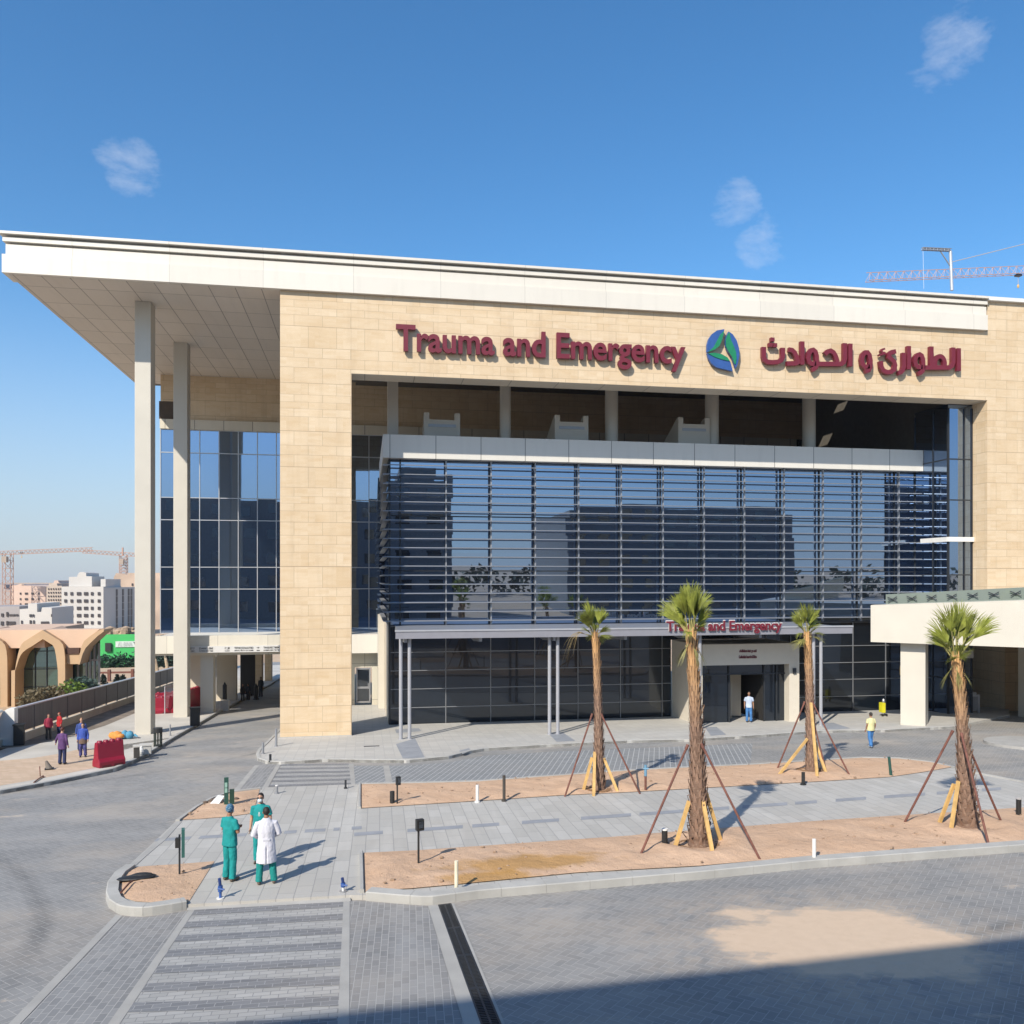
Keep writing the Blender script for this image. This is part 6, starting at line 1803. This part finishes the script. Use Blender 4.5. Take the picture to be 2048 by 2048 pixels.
def remeshed(mb, voxel, iters=3, wrinkle=0.0, seed=0):
    me = mb.mesh('tmp', [], Vector((0, 0, 0)))
    bm = bmesh.new(); bm.from_mesh(me); bmesh.ops.recalc_face_normals(bm, faces=bm.faces); bm.to_mesh(me); bm.free()
    ob = bpy.data.objects.new('tmp', me); COL.objects.link(ob)
    r = ob.modifiers.new('r', 'REMESH'); r.mode = 'VOXEL'; r.voxel_size = voxel; r.use_smooth_shade = True
    if iters:
        sm = ob.modifiers.new('s', 'SMOOTH'); sm.factor = .5; sm.iterations = iters
    dg = bpy.context.evaluated_depsgraph_get()
    out_ = bpy.data.meshes.new_from_object(ob.evaluated_get(dg))
    bpy.data.objects.remove(ob); bpy.data.meshes.remove(me)
    if wrinkle:
        nr = [v.normal.copy() for v in out_.vertices]
        for v, n in zip(out_.vertices, nr):
            c = v.co
            w = mnoise.noise(Vector((c.x * 13 + seed, c.y * 13, c.z * 4.5))) + .6 * mnoise.noise(Vector((c.x * 24, c.y * 24 + seed, c.z * 15)))
            v.co = c + n * (w * wrinkle)
    return out_
def lerp3(a, b2, t_): return Vector(a).lerp(Vector(b2), t_)
ARM_DOWN = lambda s_: ((s_ * .180, .0, 1.385), (s_ * .235, .03, 1.135), (s_ * .245, -.05, .885))
def person(name, label, group, loc, face, H, top, bottom, skin=SKIN, shoe=SHOEB, hairm=HAIR, hair='short', armR=None, armL=None, legs=None, sleeve='short', hem=.80, topw=1.0, fine=True, head_turn=0.0, extras=None, lean=0.0, coat=None, bw=1.0):
    """local frame: facing -Y, the person's right side at -X; built for 1.75 m then scaled"""
    th_ = math.atan2(face[0], -face[1])
    o = thing(name, label, 'person', tuple(loc), group, th_, local=True)
    k = H / 1.75; vox = .0085 if fine else .014
    o.scale = (k, k, k)
    aR = armR or ARM_DOWN(-1); aL = armL or ARM_DOWN(1)
    lg = legs or (((-.085, 0, .90), (-.105, -.015, .49), (-.115, .02, .09)), ((.085, 0, .90), (.105, -.015, .49), (.115, .02, .09)))
    mb = MB()
    # trunk
    mb.loft([(0, 0, .84, .10 * bw, .085), (0, 0, .90, .158 * bw, .108), (0, .004, .97, .162 * bw, .112), (0, .0, 1.08, .142 * bw, .100), (0, -.004, 1.22, .158 * bw, .112), (0, 0, 1.34, .178 * bw, .112), (0, .006, 1.41, .165 * bw, .092), (0, .012, 1.455, .105, .07), (0, .012, 1.50, .055, .055)], 20)
    mb.tube([(0, .014, 1.44), (0, .006, 1.56)], [.060, .052], 14)
    hr = Matrix.Rotation(head_turn, 3, 'Z')
    hc = Vector((0, -.012, 1.636))
    def hp(x, y, z): return hc + hr @ Vector((x, y, z))
    mb.ell(hc + Vector((0, 0, .018)), (.074, .094, .098), 20, hr); mb.ell(hp(0, -.022, -.045), (.056, .066, .074), 16, hr)
    mb.ell(hp(0, -.098, -.012), (.013, .02, .024), 10, hr); mb.ell(hp(0, -.080, -.092), (.025, .02, .018), 10, hr)
    for s_ in (-1, 1):
        mb.ell(hp(s_ * .077, .008, -.005), (.010, .019, .030), 8, hr)
    # legs and feet
    for (h_, kn, an) in lg:
        h_, kn, an = Vector(h_), Vector(kn), Vector(an)
        mb.tube([h_ + Vector((0, 0, .03)), h_.lerp(kn, .35), kn, kn.lerp(an, .3), an + Vector((0, 0, .03)), an - Vector((0, 0, .03))], [.092, .084, .062, .064, .046, .044], 16)
        f0 = an + Vector((0, .045, -.045)); f1 = an + Vector((0, -.165, -.055)); sx = 1 if an.x > 0 else -1
        mb.tube([f0 + Vector((0, .02, 0)), f0, f0.lerp(f1, .5), f1, f1 + Vector((sx * .01, -.035, 0))], [.022, .040, .044, .040, .018], 12, ry=[.022, .040, .034, .026, .014])
    # arms and hands
    hands = []
    for s_, arm in ((-1, aR), (1, aL)):
        sh_, el_, wr = (Vector(q) for q in arm)
        mb.tube([sh_ + Vector((-s_ * .05, 0, .0)), sh_, sh_.lerp(el_, .4), el_, el_.lerp(wr, .3), wr], [.056, .054, .047, .040, .040, .027], 14)
        d = (wr - el_).normalized()
        side_ = Vector((0, -1, 0)) if abs(d.z) > .6 else Vector((0, 0, 1))
        side_ = (side_ - d * side_.dot(d)).normalized(); nrm = d.cross(side_).normalized() * (1 if s_ > 0 else -1)
        pc_ = wr + d * .055
        mb.tube([wr - d * .01, wr + d * .03, wr + d * .085], [.026, .036, .034], 12, ry=[.02, .016, .014])
        # palm: flattened across nrm
        for q, (off, L_) in enumerate(((.030, .072), (.010, .082), (-.010, .076), (-.029, .058))):
            b_ = wr + d * .085 + side_ * off
            m1 = b_ + d * L_ * .5 - nrm * .006; m2 = m1 + d * L_ * .38 - nrm * .022
            mb.tube([b_ - d * .03, b_, m1, m2], [.0095, .0095, .009, .007], 8)
        tb = wr + d * .028 + side_ * .026; t1 = tb + side_ * .026 + d * .03 - nrm * .008; t2 = t1 + d * .03 - nrm * .012
        mb.tube([wr + d * .02 + side_ * .01, tb, t1, t2], [.012, .012, .011, .008], 8)
        hands.append((wr, d))
    me = remeshed(mb, vox, 2)
    segs = []
    for s_, arm in ((-1, aR), (1, aL)):
        sh_, el_, wr = (Vector(q) for q in arm); segs.append((sh_, el_, wr))
    def near(p, a, b2):
        dd = b2 - a; t_ = max(0, min(1, (p - a).dot(dd) / dd.length_squared)); return (p - a - dd * t_).length, t_
    def cls(c):
        for (sh_, el_, wr) in segs:
            d1, t1 = near(c, sh_, el_); d2, t2 = near(c, el_, wr + (wr - el_).normalized() * .2)
            if min(d1, d2) < .062 and (abs(c.x) > .15 or c.y < -.105):
                if d2 < d1:
                    return 1 if (sleeve == 'long' and t2 < .52) else 0
                return 1 if (sleeve == 'long' or t1 < .62) else 0
        if c.z > 1.475: return 0
        if c.z > .93: return 1
        if c.z < .075: return 3
        return 2
    body = finish(me, 'body', [skin, top, bottom, shoe], cls, o)
    # shirt or tunic
    if coat is None:
        mb = MB()
        z0 = hem
        mb.loft([(0, 0, z0, .192 * topw * bw, .138 * topw), (0, 0, z0 + .10, .186 * topw * bw, .134 * topw), (0, 0, 1.06, .172 * topw * bw, .124 * topw), (0, 0, 1.22, .178 * topw * bw, .130 * topw), (0, 0, 1.33, .188 * bw, .126), (0, .006, 1.40, .165, .108), (0, .012, 1.445, .118, .088), (0, .012, 1.488, .072, .068)], 24)
        for s_, arm in ((-1, aR), (1, aL)):
            sh_, el_, wr = (Vector(q) for q in arm)
            if sleeve == 'short': mb.tube([sh_ + Vector((-s_ * .06, 0, .005)), sh_ + Vector((0, 0, .004)), sh_.lerp(el_, .45), sh_.lerp(el_, .72)], [.062, .066, .068, .070], 16)
            else: mb.tube([sh_ + Vector((-s_ * .06, 0, .005)), sh_, sh_.lerp(el_, .5), el_, el_.lerp(wr, .5), el_.lerp(wr, .93)], [.062, .064, .058, .054, .047, .042], 16)
        me = remeshed(mb, vox * 1.15, 2, .009 if fine else .006, sum(map(ord, label)) % 50)
        finish(me, 'top', [top], None, o)
    else:
        mb = MB()
        mb.loft([(0, .01, coat, .225, .165), (0, .008, coat + .2, .213, .160), (0, .004, .92, .196, .146), (0, 0, 1.08, .186, .134), (0, 0, 1.22, .196, .140), (0, 0, 1.33, .200, .132), (0, .006, 1.40, .175, .112), (0, .014, 1.45, .125, .09), (0, .014, 1.515, .072, .07)], 28)
        for s_, arm in ((-1, aR), (1, aL)):
            sh_, el_, wr = (Vector(q) for q in arm)
            mb.tube([sh_ + Vector((-s_ * .06, 0, .005)), sh_, sh_.lerp(el_, .5), el_, el_.lerp(wr, .5), el_.lerp(wr, .96)], [.066, .072, .066, .062, .056, .052], 16)
        me = remeshed(mb, vox * 1.1, 2, .0075, 3)
        # back vent: fold the rear hem inward along the middle
        for v in me.vertices:
            if v.co.y > .05 and v.co.z < coat + .42:
                w = math.exp(-(v.co.x / .012) ** 2) * min(1, (coat + .42 - v.co.z) / .1)
                v.co.y -= .045 * w
        co = finish(me, 'coat', [top], None, o)
        mb = MB(); mb.box(-.075, .075, .128, .143, 1.02, 1.055); mb.build('coat_belt', top, co)
    # trousers fall straight from the hip
    mb = MB()
    mb.loft([(0, 0, .82, .165 * bw, .112), (0, 0, .93, .172 * bw, .122), (0, 0, 1.0, .165 * bw, .116)], 20)
    for (h_, kn, an) in lg:
        h_, kn, an = Vector(h_), Vector(kn), Vector(an)
        mb.tube([h_ + Vector((0, 0, .04)), h_.lerp(kn, .4), kn, kn.lerp(an, .5), an - Vector((0, 0, .02))], [.098, .094, .080, .078, .078], 18)
    me = remeshed(mb, vox * 1.15, 2, .010 if fine else .006, 9)
    finish(me, 'trousers', [bottom], None, o)
    # hair
    if hair:
        mb = MB()
        if hair == 'short':
            mb.ell(hc + Vector((0, 0, .030)) + hr @ Vector((0, .012, 0)), (.081, .098, .098), 20, hr)
        elif hair == 'long':
            mb.ell(hc + Vector((0, 0, .028)) + hr @ Vector((0, .014, 0)), (.086, .102, .102), 20, hr); mb.ell(hp(0, .06, -.08), (.075, .05, .13), 14, hr)
        elif hair == 'bun':
            mb.ell(hc + Vector((0, 0, .028)) + hr @ Vector((0, .012, 0)), (.083, .1, .1), 20, hr); mb.ell(hp(0, .1, .0), (.04, .04, .04), 12, hr)
        elif hair == 'cap':
            mb.ell(hc + Vector((0, 0, .034)) + hr @ Vector((0, .014, 0)), (.090, .108, .105), 20, hr)
        me = remeshed(mb, .012, 1, .004, 5)
        bm = bmesh.new(); bm.from_mesh(me); inv = hr.inverted()
        dele = []
        for f in bm.faces:
            q = inv @ (f.calc_center_median() - hc)
            lo = .052 if q.y < -.03 else (-.012 if q.y < .035 else -.062)
            if hair == 'long': lo = .050 if q.y < -.03 else -.25
            if hair == 'cap': lo = .045 if q.y < -.05 else (.005 if q.y < .02 else -.055)
            if q.z < lo + (q.y + .03) * -.3 * (1 if q.y < -.03 else 0): dele.append(f)
        bmesh.ops.delete(bm, geom=dele, context='FACES'); bm.to_mesh(me); bm.free()
        finish(me, 'surgical_cap' if hair == 'cap' else 'hair', [hairm], None, o)
    # face details
    mb = MB()
    for s_ in (-1, 1): mb.ell(hp(s_ * .031, -.088, .012), (.011, .008, .007), 8, hr)
    if fine: mb.build('eyes', BLACKP, o)
    mb = MB(); mb.ell(hp(0, -.090, -.058), (.022, .008, .006), 8, hr); 
    if fine: mb.build('mouth', plain('lips' + str(len(MATS)), (.27, .10, .085), .5), o)
    if extras: extras(o, hp, hr)
    return o
def gp(x, y, dz=.09):
    return G(x, y, dz)
def hpx(foot, head, dz=.09):
    b2 = gp(foot[0], foot[1], dz); return b2, F(foot[0], head, b2.y).z - b2.z
# three hospital staff in the foreground
CAPM = NT('patterned_cap'); t = CAPM
vv = t.n('ShaderNodeTexVoronoi'); vv.inputs['Scale'].default_value = 45; t.l(t.pos(), vv.inputs['Vector'])
t.out(t.mix(t.ramp(vv.outputs['Distance'], .2, .5), (.28, .42, .50), (.03, .11, .20)), .8); CAPM = t.m
def mask(m, sun=True):
    def f(o, hp, hr):
        mb = MB(); mb.ell(hp(0, -.070, -.048), (.058, .052, .055), 16, hr); mb.build('face_mask', m, o, smooth=True)
        if sun:
            mb = MB()
            for s_ in (-1, 1): mb.ell(hp(s_ * .034, -.094, .016), (.029, .012, .021), 12, hr)
            mb.tube([hp(-.07, -.05, .02), hp(-.05, -.088, .02), hp(.05, -.088, .02), hp(.07, -.05, .02)], .005, 6); mb.build('sunglasses', BLACKP, o)
    return f
MASKM = plain('mask_white', (.66, .74, .78), .8)
GST = 'hospital staff talking on the walkway'
b2, h_ = hpx((433.5, 1661), 1518)
person('person', 'person in teal scrubs and a patterned surgical cap, back half turned, arms folded', GST, b2, (.62, .70), h_, TEAL, TEAL, SKIND, SHOE, CAPM, 'cap',
       armR=((-.180, 0, 1.385), (-.255, -.02, 1.14), (-.06, -.20, 1.13)), armL=((.180, 0, 1.385), (.255, -.02, 1.14), (.06, -.215, 1.17)), hem=.82, topw=1.06, head_turn=.35, extras=mask(MASKM, False))
def badge(o, hp, hr):
    mask(MASKM, True)(o, hp, hr)
    wt_ = WHITE
    mb = MB(); ring = lambda cz_, r: [(r * math.cos(a * .5236), -.142, cz_ + r * 1.15 * math.sin(a * .5236)) for a in range(13)]
    mb.tube(ring(1.235, .022), .006, 6); mb.tube(ring(1.285, .016), .006, 6); mb.build('badge', wt_, o)
b2, h_ = hpx((492, 1627), 1495)
person('person', 'person in teal scrubs facing the camera with sunglasses and a white face mask', GST, b2, (-.15, -1), h_ * .99, TEAL, TEAL, SKIN, SHOE, HAIR, 'short', hem=.80, topw=1.05, extras=badge)
b2, h_ = hpx((502.5, 1667), 1523)
LABC = plain('lab_coat_white', (.60, .60, .66), .85, var=.03, scale=6)
person('person', 'person in a long white lab coat over green trousers, back to the camera', GST, b2, (-.12, 1), h_, LABC, TEALD, SKIND, SHOE, HAIR, 'short', sleeve='long', coat=.50,
       armR=((-.185, 0, 1.385), (-.285, -.01, 1.14), (-.16, -.20, 1.02)), armL=((.185, 0, 1.385), (.285, -.01, 1.14), (.16, -.20, 1.02)),
       legs=(((-.09, 0, .90), (-.135, -.01, .49), (-.165, .02, .09)), ((.09, 0, .90), (.135, -.01, .49), (.165, .02, .09))))
# people farther off
JEAN = plain('blue_jeans', (.045, .16, .38), .8, var=.2, scale=8); NAVY = plain('navy_trousers', (.02, .03, .09), .8, var=.2, scale=8)
def far(label, foot, head, face, top, bottom, group, **kw):
    b2, h_ = hpx(foot, head, kw.pop('dz', .10))
    return person('person', label, group, b2, face, h_, top, bottom, fine=False, **kw)
far('person in a pale blue shirt and blue jeans standing at the entrance', (1413, 1362.5), 1305, (-.35, -1), plain('pale_blue_shirt', (.40, .47, .60), .8), JEAN, None, hem=.84, skin=SKIND)
step = (((-.085, 0, .90), (-.09, -.10, .50), (-.09, -.09, .09)), ((.085, 0, .90), (.09, .02, .49), (.09, .16, .13)))
far('person in a pale yellow top and jeans walking away across the road', (1643, 1410), 1344, (-.05, 1), plain('pale_yellow_top', (.62, .58, .30), .8), JEAN, None, hem=.84, skin=SKIND, legs=step, hair='bun', dz=0.0, shoe=WHITE, topw=1.08)
GW = 'people standing on the left pavement'
far('person in a purple long coat and navy trousers, back turned, arm held out', (117.5, 1442), 1372, (.25, 1), plain('purple_coat', (.085, .035, .13), .8, var=.2, scale=8), NAVY, GW, sleeve='long', hem=.72, topw=1.1, armL=((.180, 0, 1.385), (.30, -.02, 1.17), (.38, -.10, .98)), hairm=plain('brown_hair', (.09, .03, .02), .7), dz=.11)
far('person in a bright blue shirt with a brown waist apron and patterned trousers', (156.5, 1428), 1364, (.1, -1), plain('bright_blue_shirt', (.035, .075, .34), .8, var=.2, scale=8), plain('patterned_trousers', (.06, .06, .19), .8, var=.6, scale=14), GW, sleeve='long', hem=.88, topw=1.06, dz=.11,
    extras=lambda o, hp, hr: MB().loft([(0, 0, .70, .20, .15), (0, 0, .95, .198, .147), (0, 0, .98, .19, .14)], 20).build('apron', plain('brown_apron', (.14, .095, .07), .85), o))
far('person in a dark blue shirt mostly hidden behind the one in bright blue', (153.5, 1416), 1354.5, (.3, -1), plain('dark_blue_shirt', (.03, .06, .22), .8), NAVY, GW, sleeve='long', hairm=plain('fair_hair', (.30, .17, .09), .7), dz=.11)
far('person in a crimson jacket and black trousers standing against the fence', (91.5, 1395), 1347, (.5, -.8), plain('crimson_jacket', (.27, .02, .05), .8, var=.2, scale=8), BLACKP, GW, sleeve='long', hair='long', hairm=plain('auburn_hair', (.10, .03, .025), .7), dz=.11, topw=1.08)
far('person in a scarlet top and blue trousers beside the one in crimson', (112, 1389), 1344, (-.6, -.8), plain('scarlet_top', (.40, .015, .02), .8, var=.2, scale=8), NAVY, GW, sleeve='long', hair='long', hairm=plain('red_hair', (.20, .035, .02), .7), dz=.11, topw=1.06, hem=.72)
DKC = plain('silhouette_dark', (.018, .018, .02), .85); GP_ = 'silhouetted people in the passage'  # near-black cloth, the silhouettes' shade is put into the colour
far('person in dark clothes standing out on the passage road, nearest the far light', (492, 1315), 1277, (-.5, -1), DKC, DKC, GP_, sleeve='long', skin=SKIND, dz=0)
far('person in dark clothes at the left of the pair by the passage door', (458, 1322), 1290, (.5, -1), DKC, DKC, GP_, sleeve='long', skin=SKIND, dz=.1)
far('person in dark clothes at the right of the pair by the passage door', (468, 1321), 1290, (-.5, -1), DKC, DKC, GP_, sleeve='long', skin=SKIND, dz=.1)

# ------------------------------------------------------------------ the air over the city
hzb = MB(); hzb.box(-900, 900, -70, 1000, -25, 75)
hzo = hzb.build('haze', bpy.data.materials.new('haze_air'))
hm_ = hzo.data.materials[0]; hm_.use_nodes = True
hn = hm_.node_tree.nodes; hn.remove(hn['Principled BSDF'])
pvl = hn.new('ShaderNodeVolumePrincipled'); pvl.inputs['Color'].default_value = (.86, .90, 1.0, 1); pvl.inputs['Density'].default_value = .0002; pvl.inputs['Anisotropy'].default_value = .2
hm_.node_tree.links.new(pvl.outputs[0], hn['Material Output'].inputs['Volume'])
hzo['kind'] = 'stuff'; hzo['label'] = 'thin pale haze over the forecourt and the city behind'; hzo['category'] = 'haze'
